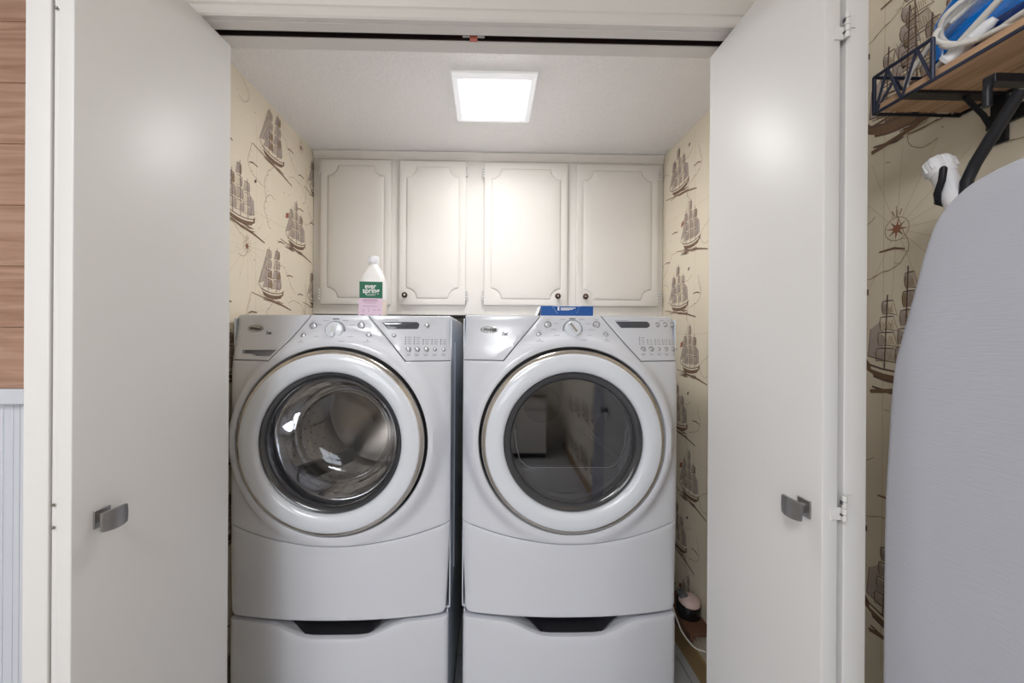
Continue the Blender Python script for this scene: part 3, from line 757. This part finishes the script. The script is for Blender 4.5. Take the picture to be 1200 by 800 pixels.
    mb = MB(); panel(mb, dense(right, .014), Fr, M['enamel'], thick=.03, bev=.002, step=.014); rp = weld(mb.build('control_panel', root), smooth=40)
    # lower front
    low = [(x, z - g) for x, z in arc[::-1]] + [(HW - .004, .62), (HW - .012, .442), (-HW + .012, .442), (-HW + .004, .62)]
    low = low[:25] + rounded([low[24], low[25], low[26], low[27], low[28], low[0]], [0, 0, .022, .022, 0, 0], 5)[1:-1]
    mb = MB(); panel(mb, dense(low, .014), Fr, M['enamel'], thick=.03, bev=.004, step=.02); weld(mb.build('lower_panel', root), smooth=40)
    # badge
    bx, bz = (-.259, 1.3195) if dryer else (-.2655, 1.3215)
    by = Fr(bx, bz); sl = (Fr(bx + .02, bz) - Fr(bx - .02, bz)) / .04
    mb = MB(); K = 28; V = []; rw, rh = .028, .0115
    for k, (s, h) in enumerate(((1, 0), (.97, -.0022), (.86, -.0026), (.84, -.0018))):
        for i in range(K): a = 2 * PI * i / K; x = rw * s * math.cos(a); V.append((bx + x, by + sl * x + h, bz + rh * s * math.sin(a)))
    Fq = [(k * K + i, k * K + (i + 1) % K, (k + 1) * K + (i + 1) % K, (k + 1) * K + i) for k in range(3) for i in range(K)] + [[3 * K + i for i in range(K)]]
    mb.add(V, Fq, M['badge']); bd = mb.build('badge', lp, smooth=50); bd['label'] = 'silver oval badge'
    tx = text_part('lettering', 'Whirlpool', .0125, M['printdark'], bd, (bx, by - .0032, bz), (PI / 2, 0, math.atan(sl)), .25, .0002, width=.038)
    tx2 = text_part('lettering', 'Duet', .015, M['printdark'], lp, (bx + .048, Fr(bx + .048, bz - .013) - .0012, bz - .013), (PI / 2, 0, math.atan(sl)), .2, .0003, width=.018)
    # dial
    kx, kz = (-.0018, 1.3212) if dryer else (-.0092, 1.3161)
    ky = Fr(kx, kz)
    dial = empty('dial', (kx, ky, kz)); dial.parent = root; dial.rotation_euler = (math.radians(-10), 0, 0)
    mb = MB(); mb.lathe([(.031, .001), (.0305, -.002), (.027, -.003)], M['print'], (0, 0, 0), 'y', 40); mb.build('dial_ring', dial, smooth=40)
    mb = MB(); mb.lathe([(.0262, -.001), (.0255, -.010), (.0235, -.014), (.0001, -.0155)], M['ring'], (0, 0, 0), 'y', 40)
    an = math.radians(-38 if dryer else 8)
    mx = Matrix.Rotation(an, 4, 'Y')
    mb.box(-.0065, .0065, -.0235, -.012, -.022, .022, M['ring'], b=.003, mx=mx); mb.box(-.0035, .0035, -.0245, -.023, -.014 if dryer else -.008, .020, M['badge'], mx=mx)
    mb.build('dial_knob', dial, smooth=40)
    if dryer:
        small = [(-.0776, 1.3353, .0112), (-.1052, 1.304, .0085), (.0727, 1.3366, .0112), (.1015, 1.3052, .008)]
        rs = [(.2755, 1.3389, .0078), (.3027, 1.3393, .0078), (.3275, 1.3397, .0074), (.2196, 1.2617, .0085), (.2469, 1.2617, .0085), (.273, 1.2617, .0062), (.2995, 1.2616, .0066), (.3245, 1.2616, .0066)]
        disp = [(.1338, 1.3473), (.2394, 1.3487), (.2465, 1.3445), (.2494, 1.338), (.2465, 1.3315), (.2383, 1.3283), (.1516, 1.3274)]
    else:
        small = [(-.0774, 1.3304, .0112), (-.1046, 1.2995, .0085), (.0674, 1.3322, .0112), (.092, 1.3017, .0085)]
        rs = [(.2638, 1.3343, .0082), (.1665, 1.3023, .0065), (.2115, 1.2599, .0088), (.2375, 1.2599, .0088), (.2641, 1.2599, .0088), (.2904, 1.2599, .0062), (.3169, 1.2598, .0062)]
        disp = [(.1274, 1.344), (.2345, 1.3454), (.2405, 1.3405), (.2411, 1.334), (.2385, 1.327), (.2351, 1.3235), (.1471, 1.3226)]
    for x, z, r in small: button(root, x, z, r)
    for x, z, r in rs: button(rp, x, z, r)
    mb = MB(); panel(mb, dense(disp, .01), lambda x, z: Fr(x, z) - .0012, M['display'], thick=.003, bev=.0008, step=.02); weld(mb.build('display', rp), smooth=40)
    # printed legends: small grey strokes
    mb = MB(); R = random.Random(3)
    cols = [s for s in rs if s[1] < 1.27]
    for i, (x, z, r) in enumerate(cols):
        n = (4 if i < 1 else 3) if dryer else (4 if i < 2 else 3)
        for k in range(n):
            zz = 1.2775 + k * .0066; dash(mb, x - .0095, zz, .0032, .0032, M['printdark']); dash(mb, x + .002, zz, R.uniform(.008, .014), .0018, M['print'])
        dash(mb, x, z - .0145, .015, .0015, M['print']); dash(mb, x, z - .0185, .010, .0015, M['print'])
    dash(mb, .155, 1.3505, .045, .0013, M['print'])
    if dryer: dash(mb, .29, 1.3525, .018, .0014, M['print']); dash(mb, .322, 1.3525, .014, .0014, M['print'])
    mb.build('legend', rp)['kind'] = 'stuff'
    mb = MB()
    for k in range(12):
        if k in (5, 6): continue
        a = PI / 2 + (k - 0) * 2 * PI / 12; x = kx + .047 * math.cos(a) * 1.25; z = kz + .036 * math.sin(a)
        if z > 1.355: z = 1.3545
        dash(mb, x, z, .017 if k else .02, .0014 if k else .003, M['print'] if k else M['printdark'])
    for x, z, r in small: dash(mb, x, z + r + .004, .012, .0012, M['print']); dash(mb, x, z - r - .005, .0028, .0028, M['printdark']) if r < .01 else None; dash(mb, x, z - r - .010, .020, .0014, M['print']) if r < .01 else None
    mb.build('legend', root)['kind'] = 'stuff'
    # door
    door = empty('door', (DX, 0, DZ)); door.parent = root
    mb = MB(); mb.lathe([(.2885, -.030), (.2885, -.018), (.262, -.018), (.262, -.04)], M['darkgap'], ax='y', seg=96); mb.build('door_gap_shade', door, smooth=40)  # dark ring in the gap round the door, shade put into its colour
    mb = MB(); mb.lathe([(.268, -.02), (.2745, -.040), (.2745, -.058), (.2720, -.0635), (.2670, -.0675), (.2630, -.0690)], M['chrome'], ax='y', seg=120); mb.build('door_trim', door, smooth=50)
    mb = MB(); mb.lathe([(.2640, -.040), (.2635, -.067), (.2615, -.0715), (.2580, -.0735), (.2450, -.0765), (.2300, -.0780), (.2220, -.0772), (.2140, -.0735), (.2095, -.0690), (.2080, -.0630), (.2078, -.03)], M['ring'], ax='y', seg=128); mb.build('door_frame', door, smooth=50)
    mb = MB(); mb.lathe([(.2079, -.062), (.2050, -.0645), (.200, -.063), (.194, -.058), (.190, -.048), (.186, -.030)] if not dryer else [(.2079, -.062), (.2045, -.0655), (.196, -.064), (.188, -.058), (.184, -.045), (.182, -.030)], M['bezel'], ax='y', seg=96); mb.build('glass_bezel', door, smooth=50)
    if dryer:
        mb = MB(); mb.lathe([(.186, -.052), (.12, -.0545), (.06, -.0555), (.0001, -.056)], M['dryglass'], ax='y', seg=64); mb.build('glass', door, smooth=60)
        mb = MB(); zz = -.086; pts = [(-.172, -.030, .03), (-.168, -.030, -.02), (-.158, -.030, -.06)] + [(-.14 + .02 * 0, -.030, -.079), (-.125, -.030, zz)] + [(x, -.030, zz) for x in (-.08, 0, .08, .112)] + [(.132, -.030, -.081), (.150, -.030, -.06), (.164, -.030, -.02), (.168, -.030, .03)]
        mb.tube(pts, .0015, M['wplastic'], 6); mb.build('inner_seal', door)
    else:
        mb = MB(); mb.lathe([(.192, -.052), (.186, -.046), (.176, -.012), (.160, .045), (.146, .075), (.125, .088), (.08, .096), (.0001, .098)], M['glass'], ax='y', seg=64); mb.build('glass_bowl', door, smooth=60)
    # inside
    if dryer:
        mb = MB(); mb.lathe([(.262, -.018), (.225, -.014), (.205, .0), (.200, .05)], M['enamel'], ax='y', seg=72); mb.build('opening_rim', door, smooth=50)
        mb = MB(); mb.lathe([(.200, .05), (.28, .06), (.285, .14), (.285, .60), (.27, .62), (.0001, .63)], M['drumgrey'], (DX, 0, DZ), 'y', 72)
        for a in (30, 150, 270):
            mx = Matrix.Translation((DX, 0, DZ)) @ Matrix.Rotation(math.radians(a), 4, 'Y'); mb.box(.225, .287, .1, .58, -.012, .012, M['drumgrey'], b=.008, mx=mx)
        mb.box(DX - .17, DX + .17, .03, .06, DZ - .19, DZ - .105, M['drumgrey'], b=.01)
        mb.build('drum', root, smooth=40)
        mb = MB(); mb.add([(DX - .16, .612, DZ + z) if 0 else (DX + r * math.cos(a), .612, DZ + r * math.sin(a)) for r in (.09, .0) for a in [2 * PI * i / 24 for i in range(24)]][:24], [list(range(24))], M['recess'])
        mb.build('rear_vent', root)
    else:
        mb = MB(); mb.lathe([(.262, -.018), (.236, -.010), (.228, .004), (.236, .018), (.226, .032), (.232, .046), (.222, .062), (.214, .075), (.205, .078), (.203, .072)], M['gasket'], ax='y', seg=80); mb.build('gasket', door, smooth=60)
        mb = MB(); mb.lathe([(.205, .082), (.222, .080), (.250, .095), (.256, .115), (.256, .50), (.24, .53), (.20, .535), (.15, .515), (.05, .52), (.0001, .505)], M['steel'], (DX, 0, DZ), 'y', 80)
        for a in (-20, 100, 220):
            n = 8; V = []
            for i in range(n + 1):
                y = .13 + .36 * i / n
                for (dx, rr) in ((-.034, .258), (-.018, .225), (0, .200), (.018, .225), (.034, .258)):
                    aa = math.radians(a) + dx / .25 + (.25 * i / n); V.append((DX + rr * math.cos(aa), y, DZ + rr * math.sin(aa)))
            mb.add(V, [(i * 5 + j, i * 5 + j + 1, i * 5 + 6 + j, i * 5 + 5 + j) for i in range(n) for j in range(4)] + [(0, 1, 2, 3, 4)], M['steel'])
        mb.build('drum', root, smooth=40)
        mb = MB()
        for i in range(34):
            for j in range(8):
                a = 2 * PI * (i + (j % 2) * .5) / 34; y = .15 + j * .042; r = .2552; d = .0042
                V = [(DX + r * math.cos(a + q * d / r), y + w2 * d, DZ + r * math.sin(a + q * d / r)) for q, w2 in ((-1, 0), (0, -1), (1, 0), (0, 1))]
                mb.add(V, [(0, 1, 2, 3)], M['cavity'])
        o = mb.build('drum_hole', root); o['kind'] = 'stuff'
    return root
washer = machine('washing_machine', -.455, 'white front-loading washer on the left, detergent bottle on top', 'washer', False)
dryer = machine('tumble_dryer', .263, 'white front-loading dryer on the right, blue carton on top', 'dryer', True)
dryer.location.z = .0035
# pedestals
def Fp(x, z): return -.038 * (1 - min(1.2, abs(x) / .34) ** 2.2) + .010 * ss(.322, .343, abs(x)) ** 2
def pedestal(cx, label):
    root = empty('laundry_pedestal', (cx, 1.213, 0)); tag(root, label, 'pedestal', 'white drawer pedestals under the machines')
    mb = MB(); h = .334
    mb.box(-h, -h + .004, .02, .76, 0, .438, M['enamel_side']); mb.box(h - .004, h, .02, .76, 0, .438, M['enamel_side'])
    mb.box(-h + .001, h - .001, .755, .76, 0, .438, M['enamel_side']); mb.box(-h + .001, h - .001, .06, .76, .430, .4385, M['enamel_side'])
    mb.box(-h + .004, h - .004, .05, .056, .03, .43, M['recess']); mb.box(-h + .004, h - .004, .02, .75, .0, .03, M['recess'])
    mb.build('pedestal_shell', root)
    def ztop(x): 
        a = abs(x + .0); return .4300 - .040 * (1 - ss(.07, .215, a))
    n = 40; top = [(.336 - .672 * i / n, ztop(.336 - .672 * i / n)) for i in range(n + 1)]
    out = [(-.336, .06), (.336, .06)] + top
    out = rounded(out, [.006, .006, .008] + [0] * (n - 1) + [.008], 3)
    mb = MB(); panel(mb, dense(out, .02), Fp, M['enamel'], thick=.018, bev=.006, step=.02)
    dr = weld(mb.build('drawer', root), smooth=40)
    # inward sloping lip and dark scoop behind the top edge
    mb = MB(); V = []; K = 40
    for i in range(K + 1):
        x = -.33 + .66 * i / K; y = Fp(x, .4); dd = 1 - ss(.06, .2, abs(x))
        V += [(x, y + .005, ztop(x) - .002), (x, y + .018, ztop(x) - .004), (x, .05, .4285 - .05 * dd)]
    mb.add(V, [(i * 3 + j, i * 3 + j + 1, i * 3 + 4 + j, i * 3 + 3 + j) for i in range(K) for j in range(2)], M['enamel']); mb.build('drawer_lip', dr, smooth=50)
    mb = MB(); V = []
    for i in range(25):
        x = -.145 + .29 * i / 24; q = 1 - (x / .145) ** 2; y = Fp(x, .4)
        zl = ztop(x) + (.437 - ztop(x)) * ss(.088, .15, abs(x)); V += [(x, y + .016, zl - .001), (x, .045, zl), (x, .058, .4375)]
    mb.add(V, [(i * 3 + j, i * 3 + j + 1, i * 3 + 4 + j, i * 3 + 3 + j) for i in range(24) for j in range(2)], M['cavity']); hr = mb.build('handle_recess', dr, smooth=50)
    hr['label'] = 'dark scooped handle recess'
    mb = MB(); mb.box(-h + .01, h - .01, .03, .045, .0, .056, M['enamel'], b=.003); mb.build('kick_plate', root)
    return root
pedestal(-.455, 'white drawer pedestal under the washer at the left')
pedestal(.263, 'white drawer pedestal under the dryer at the right')

# ------------------------------------------------------------------ detergent bottle
bt = empty('detergent_bottle', (-.4225, 1.44, 1.3678), math.radians(7)); bt.scale = (1.07, 1.07, 1); tag(bt, 'white detergent bottle with green and pink label on top of the washer', 'bottle')
def sect(a, b, z, n=40, e=4.5, dx=0):
    out = []
    for i in range(n):
        t = 2 * PI * i / n; c, s = math.cos(t), math.sin(t)
        out.append((dx + a * math.copysign(abs(c) ** (2 / e), c), b * math.copysign(abs(s) ** (2 / e), s), z))
    return out
prof = [(.038, .036, .0, 5, 0), (.0425, .040, .003, 5, 0), (.0435, .041, .01, 5, 0), (.0435, .041, .064, 5, 0), (.0435, .041, .066, 5, 0), (.0435, .041, .118, 5, 0), (.0425, .040, .132, 4.5, 0), (.038, .036, .150, 4, 0), (.030, .029, .170, 3, 0), (.022, .022, .186, 2.4, 0), (.0165, .0165, .194, 2, 0), (.0155, .0155, .200, 2, 0)]
mb = MB(); V = []
for a, b, z, e, dx in prof: V += sect(a, b, z, 40, e, dx)
def bf(r0, r1): return [(k * 40 + i, k * 40 + (i + 1) % 40, (k + 1) * 40 + (i + 1) % 40, (k + 1) * 40 + i) for k in range(r0, r1) for i in range(40)]
mb.add(V, bf(0, 4) + [list(range(40))], M['peach']); mb.add(V, bf(4, len(prof) - 1), M['bottle'])
bo = mb.build('body', bt); weld(bo, smooth=50)
mb = MB(); mb.lathe([(.0001, .2265), (.0165, .226), (.0185, .222), (.0185, .202), (.0175, .199), (.0001, .199)], M['wplastic'], ax='z', seg=32)
for i in range(24):
    a = 2 * PI * i / 24; mb.tube([(.0185 * math.cos(a), .0185 * math.sin(a), .203), (.0185 * math.cos(a), .0185 * math.sin(a), .221)], .0009, M['wplastic'], 4)
mb.build('cap', bt, smooth=40)
mb = MB(); mb.box(-.041, .036, -.0422, -.0405, .006, .069, M['pink']); lb = mb.build('label_sheet', bt); lb['label'] = 'pink lower label'
R = random.Random(2)
mb = MB()
for (x, z, w_, h) in [(-.004, .063, .048, .0024), (-.004, .058, .050, .0018), (-.004, .052, .038, .0014), (-.004, .040, .046, .0016), (-.026, .021, .010, .0012), (-.008, .022, .006, .0012), (.010, .027, .008, .0022), (.024, .027, .010, .0022), (-.026, .027, .003, .004), (-.008, .030, .002, .005), (-.028, .009, .014, .003), (.0, .009, .018, .001), (.028, .009, .006, .003)]:
    mb.box(x - w_ / 2, x + w_ / 2, -.0425, -.0423, z - h / 2, z + h / 2, M['mauve'])
mb.build('small_print', lb)
mb = MB(); mb.box(-.038, .036, -.0424, -.0405, .069, .128, M['green']); lg = mb.build('label_sheet', bt); lg['label'] = 'green upper label'
text_part('lettering', 'ever', .026, M['white'], lg, (-.003, -.0427, .111), bold=.0005, width=.036)
text_part('lettering', 'spring', .026, M['white'], lg, (-.001, -.0427, .0955), bold=.0005, width=.054)
mb = MB(); mb.box(-.019, .015, -.0427, -.0425, .0815, .0826, M['white']); mb.box(-.015, .011, -.0427, -.0425, .0785, .0793, M['white']); mb.build('small_print', lg)
# ------------------------------------------------------------------ blue carton
cb = empty('carton', (.2845, 1.40, 1.3712)); tag(cb, 'blue and white carton lying on top of the dryer', 'carton')
mb = MB(); mb.box(-.094, .096, 0, .11, 0, .044, M['carton'], b=.0012); mb.build('box', cb)
mb = MB(); mb.box(-.094, .0962, -.0012, .0005, .001, .0435, M['boxblue']); fs = mb.build('front_face', cb)
mb = MB()
mb.box(-.033, -.027, -.0018, -.0013, .027, .040, M['white'])
mb.box(-.022, .032, -.0018, -.0013, .0345, .0375, M['white']); mb.box(-.022, .022, -.0018, -.0013, .0305, .0330, M['white']); mb.box(-.022, .010, -.0018, -.0013, .0280, .0295, M['white'])
for i in range(5): mb.box(-.051 + i * .0038, -.0495 + i * .0038, -.0018, -.0013, .0385 - i * .0055, .041 - i * .0055, M['white'], mx=None)
for i in range(3): mb.box(.044 - i * .0035, .0452 - i * .0035, -.0018, -.0013, .034 - i * .0075, .036 - i * .0075, M['white'])
mb.prism([(-.048, .0425), (.052, .0425), (.056, .0455), (-.05, .0445)], -.0022, .004, M['carton'])
mb.build('printed_marks', fs)
mb = MB(); mb.prism([(-.094, .044), (-.110, .0), (-.1085, .0), (-.0925, .044)], -.001, .10, M['carton']); mb.build('side_flap', cb)

# ------------------------------------------------------------------ shelf, iron, ironing board
sh = empty('wall_shelf', (0, 0, 0)); tag(sh, 'small wooden shelf in a black wire frame on the ship wallpaper', 'shelf')
SX0, SX1, SY0, SY1, SZ = .668, XR - .001, .05, .660, 1.6875
mb = MB(); mb.box(SX0 + .005, SX1 - .004, SY0 + .004, SY1 - .005, SZ + .003, SZ + .017, M['shelfwood'], b=.001); mb.build('board', sh)
mb = MB(); r = .0028
for x in (SX0, SX1 - .004): mb.tube([(x, SY0, SZ + .001), (x, SY1, SZ + .001)], r, M['slate'] if x < .7 else M['black'], 8)
for y in (SY0, SY1): mb.tube([(SX0, y, SZ + .001), (SX1, y, SZ + .001)], r, M['black'], 8)
for y in (.605, .36, .11): mb.box(SX0 - .002, SX1, y - .009, y + .009, SZ - .002, SZ + .003, M['black'])
mb.build('lower_frame', sh, smooth=50)
def zig(name, p0, p1, z0, z1, n):
    mb = MB(); p0 = Vector(p0); p1 = Vector(p1)
    a = lambda t, z: (p0.x + (p1.x - p0.x) * t, p0.y + (p1.y - p0.y) * t, z)
    mb.tube([a(0, z1), a(1, z1)], r, M['slate'], 8); mb.tube([a(0, z0), a(0, z1)], r, M['slate'], 8); mb.tube([a(1, z0), a(1, z1)], r, M['slate'], 8)
    for i in range(n):
        t0, t1, t2 = i / n, (i + .5) / n, (i + 1) / n
        mb.tube([a(t0, z0), a(t1, z1)], r * .75, M['slate'], 6); mb.tube([a(t1, z1), a(t2, z0)], r * .75, M['slate'], 6)
    mb.build(name, sh, smooth=50)
zig('side_wire', (SX0, SY1), (SX0, .571), SZ, 1.752, 2)
zig('end_wire', (SX0, SY1), (SX1 - .005, SY1), SZ, 1.752, 2)
zig('end_wire', (SX0, SY0), (SX1 - .005, SY0), SZ, 1.752, 2)
zig('side_wire', (SX0, SY0), (SX0, SY0 + .089), SZ, 1.752, 2)
for y in (.605, .11):
    mb = MB(); mb.box(SX1 - .006, SX1, y - .01, y + .01, SZ - .075, SZ, M['black'], b=.001); mb.tube([(SX1 - .004, y, SZ - .07), (SX1 - .03, y, SZ - .03), (SX1 - .06, y, SZ - .002)], .004, M['black'], 6)
    mb.build('bracket', sh)

# iron lying on the shelf
iron = empty('clothes_iron', (.764, .545, SZ + .0185), PI); tag(iron, 'blue clothes iron lying on the wooden wall shelf', 'iron')
mb = MB(); K = 16; V = []
secs = [(0, .05, .055, .115), (.03, .053, .056, .118), (.07, .052, .05, .115), (.11, .046, .042, .105), (.15, .034, .03, .075), (.18, .016, .015, .04), (.19, .003, .004, .012)]
for y, a, b, h in secs:
    for i in range(K): t = 2 * PI * i / K; V.append((a * math.cos(t), -.05 + y, max(.004, h * .5 + h * .5 * math.sin(t))))
mb.add(V, [(k * K + i, k * K + (i + 1) % K, (k + 1) * K + (i + 1) % K, (k + 1) * K + i) for k in range(len(secs) - 1) for i in range(K)] + [list(range(K))], M['blue']); mb.build('body', iron, smooth=60)
mb = MB(); mb.prism([(-.045, -.10), (.045, -.10), (.048, .0), (.034, .08), (0, .15), (-.034, .08), (-.048, 0)], .0, .006, M['chrome'], mx=Matrix(((1, 0, 0, 0), (0, 0, 1, 0), (0, 1, 0, 0), (0, 0, 0, 1)))); mb.build('soleplate', iron)
mb = MB(); mb.tube([(0, .05, .10), (0, .04, .135), (0, 0, .15), (0, -.06, .148), (0, -.09, .12), (0, -.095, .06)], .014, M['blue'], 12); mb.build('handle', iron, smooth=60)
mb = MB(); mb.box(.040, .0545, -.045, .09, .004, .045, M['navy'], b=.006); mb.build('tank', iron, smooth=50)
# white cord coils in front of the iron
def coil(name, label, pts, r, m=M['cord']):
    P_ = [Vector(p) for p in pts]; out = []
    n = len(P_)
    for i in range(n - 1):
        p0, p1, p2, p3 = P_[max(i - 1, 0)], P_[i], P_[i + 1], P_[min(i + 2, n - 1)]
        for k in range(8):
            t = k / 8; out.append(.5 * ((2 * p1) + (-p0 + p2) * t + (2 * p0 - 5 * p1 + 4 * p2 - p3) * t * t + (-p0 + 3 * p1 - 3 * p2 + p3) * t ** 3))
    out.append(P_[-1]); mb = MB(); mb.tube(out, r, m, 10)
    return mb
def loop(cx, cy, cz, ry, rz, tilt, n=14, a0=0, turns=1.0, dx=0):
    return [(cx + dx * i / n + .01 * math.sin(i * 1.7), cy + ry * math.cos(a0 + 2 * PI * turns * i / n), cz + rz * math.sin(a0 + 2 * PI * turns * i / n) + tilt * math.cos(a0 + 2 * PI * turns * i / n)) for i in range(n + 1)]
ic = empty('power_cord', (0, 0, 0)); tag(ic, 'looped white cord of the iron on the wall shelf', 'cord')
base = SZ + .0185
A = loop(.695, .475, base + .052, .105, .046, .0, 26, .4, 1.9, -.008); coil('', '', A, .0038).build('coil', ic, smooth=60)
A = loop(.684, .46, base + .060, .118, .052, -.004, 16, 2.2, 1.0, .006); coil('', '', A, .0038).build('coil', ic, smooth=60)
A = [(.700, .60, base + .012), (.694, .56, base + .030), (.690, .50, base + .058), (.688, .44, base + .088), (.690, .37, base + .11), (.70, .30, base + .10)]; coil('', '', A, .0046).build('coil', ic, smooth=60)
A = [(.70, .635, base + .006), (.705, .64, base + .03), (.705, .61, base + .06), (.70, .55, base + .085), (.695, .48, base + .095), (.69, .40, base + .08)]; coil('', '', A, .0038).build('coil', ic, smooth=60)
mb = MB(); p0 = Vector((.690, .572, base + .010)); p1 = Vector((.700, .530, base + .034))
mb.tube([p0, p0.lerp(p1, .08), p0.lerp(p1, .15), p0.lerp(p1, .6), p1, p1 + (p1 - p0) * .15], [.012, .0125, .009, .0085, .008, .005], M['wplastic'], 16)
for k in (.35, .5, .65): q = p0.lerp(p1, k); mb.tube([q, q + (p1 - p0) * .03], .0093, M['wplastic'], 14)
mb.build('strain_relief', ic, smooth=50)

# ironing board hanging with its legs to the wall
ib = empty('ironing_board', (.60, .40, 1.5)); tag(ib, 'folded ironing board with pale grey cover hanging on the right wall', 'ironing board')
def bo_outline():
    prof = [(1.506, .0), (1.505, .03), (1.500, .055), (1.490, .080), (1.466, .106), (1.43, .122), (1.367, .138), (1.30, .155), (1.243, .1665), (1.12, .1735), (1.0, .1775), (.6, .178), (.22, .178), (.17, .165), (.155, .14)]
    out = []; 
    P_ = [Vector((y, z)) for z, y in prof]
    res = []
    for i in range(len(P_) - 1):
        a, b, c, d = P_[max(i - 1, 0)], P_[i], P_[i + 1], P_[min(i + 2, len(P_) - 1)]
        for k in range(4):
            t = k / 4; res.append(.5 * ((2 * b) + (-a + c) * t + (2 * a - 5 * b + 4 * c - d) * t * t + (-a + 3 * b - 3 * c + d) * t ** 3))
    res.append(P_[-1])
    L_ = [(p.x, p.y) for p in res]; return L_ + [(-x, z) for x, z in L_[::-1]][:-1]
bo_ = [(x, z - 1.5) for x, z in bo_outline()]
mb = MB(); rot = Matrix(((0, 1, 0, 0), (1, 0, 0, 0), (0, 0, 1, 0), (0, 0, 0, 1)))
q = MB(); panel(q, bo_, lambda x, z: .0 + .00035 * math.sin(x * 60 + z * 9), M['cover'], thick=.022, bev=.009, step=.04)
q.v = [tuple(rot @ Vector(p)) for p in q.v]
cv = q.build('cover', ib); weld(cv, smooth=60)
mb = MB(); 
q = MB(); q.prism(offset(bo_, .006), .020, .026, M['slate']); q.v = [tuple(rot @ Vector(p)) for p in q.v]; q.build('mesh_top', ib)
def W(x, y, z): return (x - .60, y - .40, z - 1.5)
mb = MB(); mb.tube([W(.695, .4925, 1.625), W(.695, .5400, 1.550), W(.695, .60, 1.40) if 0 else W(.695, .5500, 1.528), W(.690, .5500, 1.45), W(.69, .50, .30)], .0072, M['black'], 12); mb.build('leg', ib, smooth=60)
mb = MB(); mb.tube([W(.66, .30, 1.35), W(.66, .30, .25)], .0072, M['black'], 12); mb.build('leg', ib, smooth=60)
mb = MB()
ft = [Vector(W(.705, .5920, 1.566)), Vector(W(.693, .5420, 1.455))]
mb.tube([ft[0], ft[1]], .0145, M['wplastic'], 24); 
d = (ft[0] - ft[1]).normalized()
mb.build('foot', ib, smooth=50)
mb = MB(); mb.tube([ft[0] - d * .016, ft[0] - d * .008, ft[0] + d * .006, ft[0] + d * .013, ft[0] + d * .016], [.0150, .0170, .0180, .0160, .008], M['wplastic'], 24)
for i in range(10):
    a = 2 * PI * i / 10; u_ = d.orthogonal().normalized(); v_ = d.cross(u_); rr = (u_ * math.cos(a) + v_ * math.sin(a))
    mb.tube([ft[0] - d * .008 + rr * .0165, ft[0] + d * .008 + rr * .0165, ft[0] + d * .014 + rr * .0125], .0026, M['wplastic'], 6)
mb.build('foot_cap', ib, smooth=50)
# black hanger hooks on the wall holding the board
hk = empty('wall_hook', (0, 0, 0)); tag(hk, 'black metal hanger behind the ironing board below the shelf', 'hook')
mb = MB(); mb.box(.814, .8215, .40, .62, 1.640, 1.662, M['black'], b=.001); mb.box(.67, .8215, .500, .514, 1.640, 1.652, M['black'], b=.001); mb.box(.67, .8215, .42, .434, 1.640, 1.652, M['black'], b=.001)
mb.build('wall_plate', hk)
mb = MB(); mb.tube([(.69, .507, 1.646), (.672, .507, 1.645), (.668, .507, 1.632), (.668, .507, 1.61)], .005, M['black'], 8); mb.build('prong', hk, smooth=50)
mb = MB(); mb.tube([(.684, .5700, 1.556), (.677, .5640, 1.552), (.677, .5660, 1.535), (.682, .5760, 1.520), (.688, .5800, 1.508), (.71, .578, 1.500)], [.0035, .0045, .0045, .0045, .0045, .004], M['black'], 10); mb.build('clip', ib, smooth=50)
o = bpy.data.objects['clip']; o.location = (-.60, -.40, -1.5)

# ------------------------------------------------------------------ low ledge, canister and cord by the right closet wall
lg_ = empty('wall_ledge', (0, 0, 0)); tag(lg_, 'small brown wooden ledge low on the closet wall beside the dryer', 'ledge')
mb = MB(); mb.box(.735, XR - .001, 1.38, 1.62, .225, .240, M['brownwood'], b=.002); mb.build('ledge_board', lg_)
mb = MB(); sc = [(1.39, .225), (1.61, .225)] + [(1.61 - .22 * i / 20, .200 - .012 * abs(math.sin(PI * 3 * i / 20)) - .006 * math.sin(PI * i / 20)) for i in range(21)]
vs_ = [(.742, y, z) for y, z in sc] + [(.752, y, z) for y, z in sc]; n = len(sc)
mb.add(vs_, [(i, (i + 1) % n, (i + 1) % n + n, i + n) for i in range(n)] + [list(range(n)), list(range(n, 2 * n))[::-1]], M['brownwood']); mb.build('scalloped_apron', lg_)
cn = empty('canister', (.776, 1.475, .2402)); tag(cn, 'black round canister with a pale pink top on the brown ledge', 'canister')
mb = MB(); mb.lathe([(.0001, 0), (.040, 0), (.043, .003), (.043, .052), (.040, .056), (.036, .056)], M['blackp'], ax='z', seg=40); mb.build('body', cn, smooth=50)
mb = MB(); mb.lathe([(.0385, .054), (.037, .066), (.026, .074), (.0001, .078)], M['lid'], ax='z', seg=40, mx=Matrix.Rotation(.12, 4, 'X')); mb.build('lid', cn, smooth=50)
mb = MB(); mb.box(-.034, -.006, -.012, .030, .066, .084, M['recess'], b=.005); mb.build('clasp', cn, smooth=50)
mb = coil('', '', [(.70, 1.50, .32), (.716, 1.478, .27), (.724, 1.455, .232), (.728, 1.42, .210), (.745, 1.37, .197), (.78, 1.33, .195), (.808, 1.26, .10), (.80, 1.2, .004)], .003)
co = mb.build('appliance_cord', None, smooth=60); tag(co, 'thin white cord drooping past the brown ledge beside the dryer', 'cord')
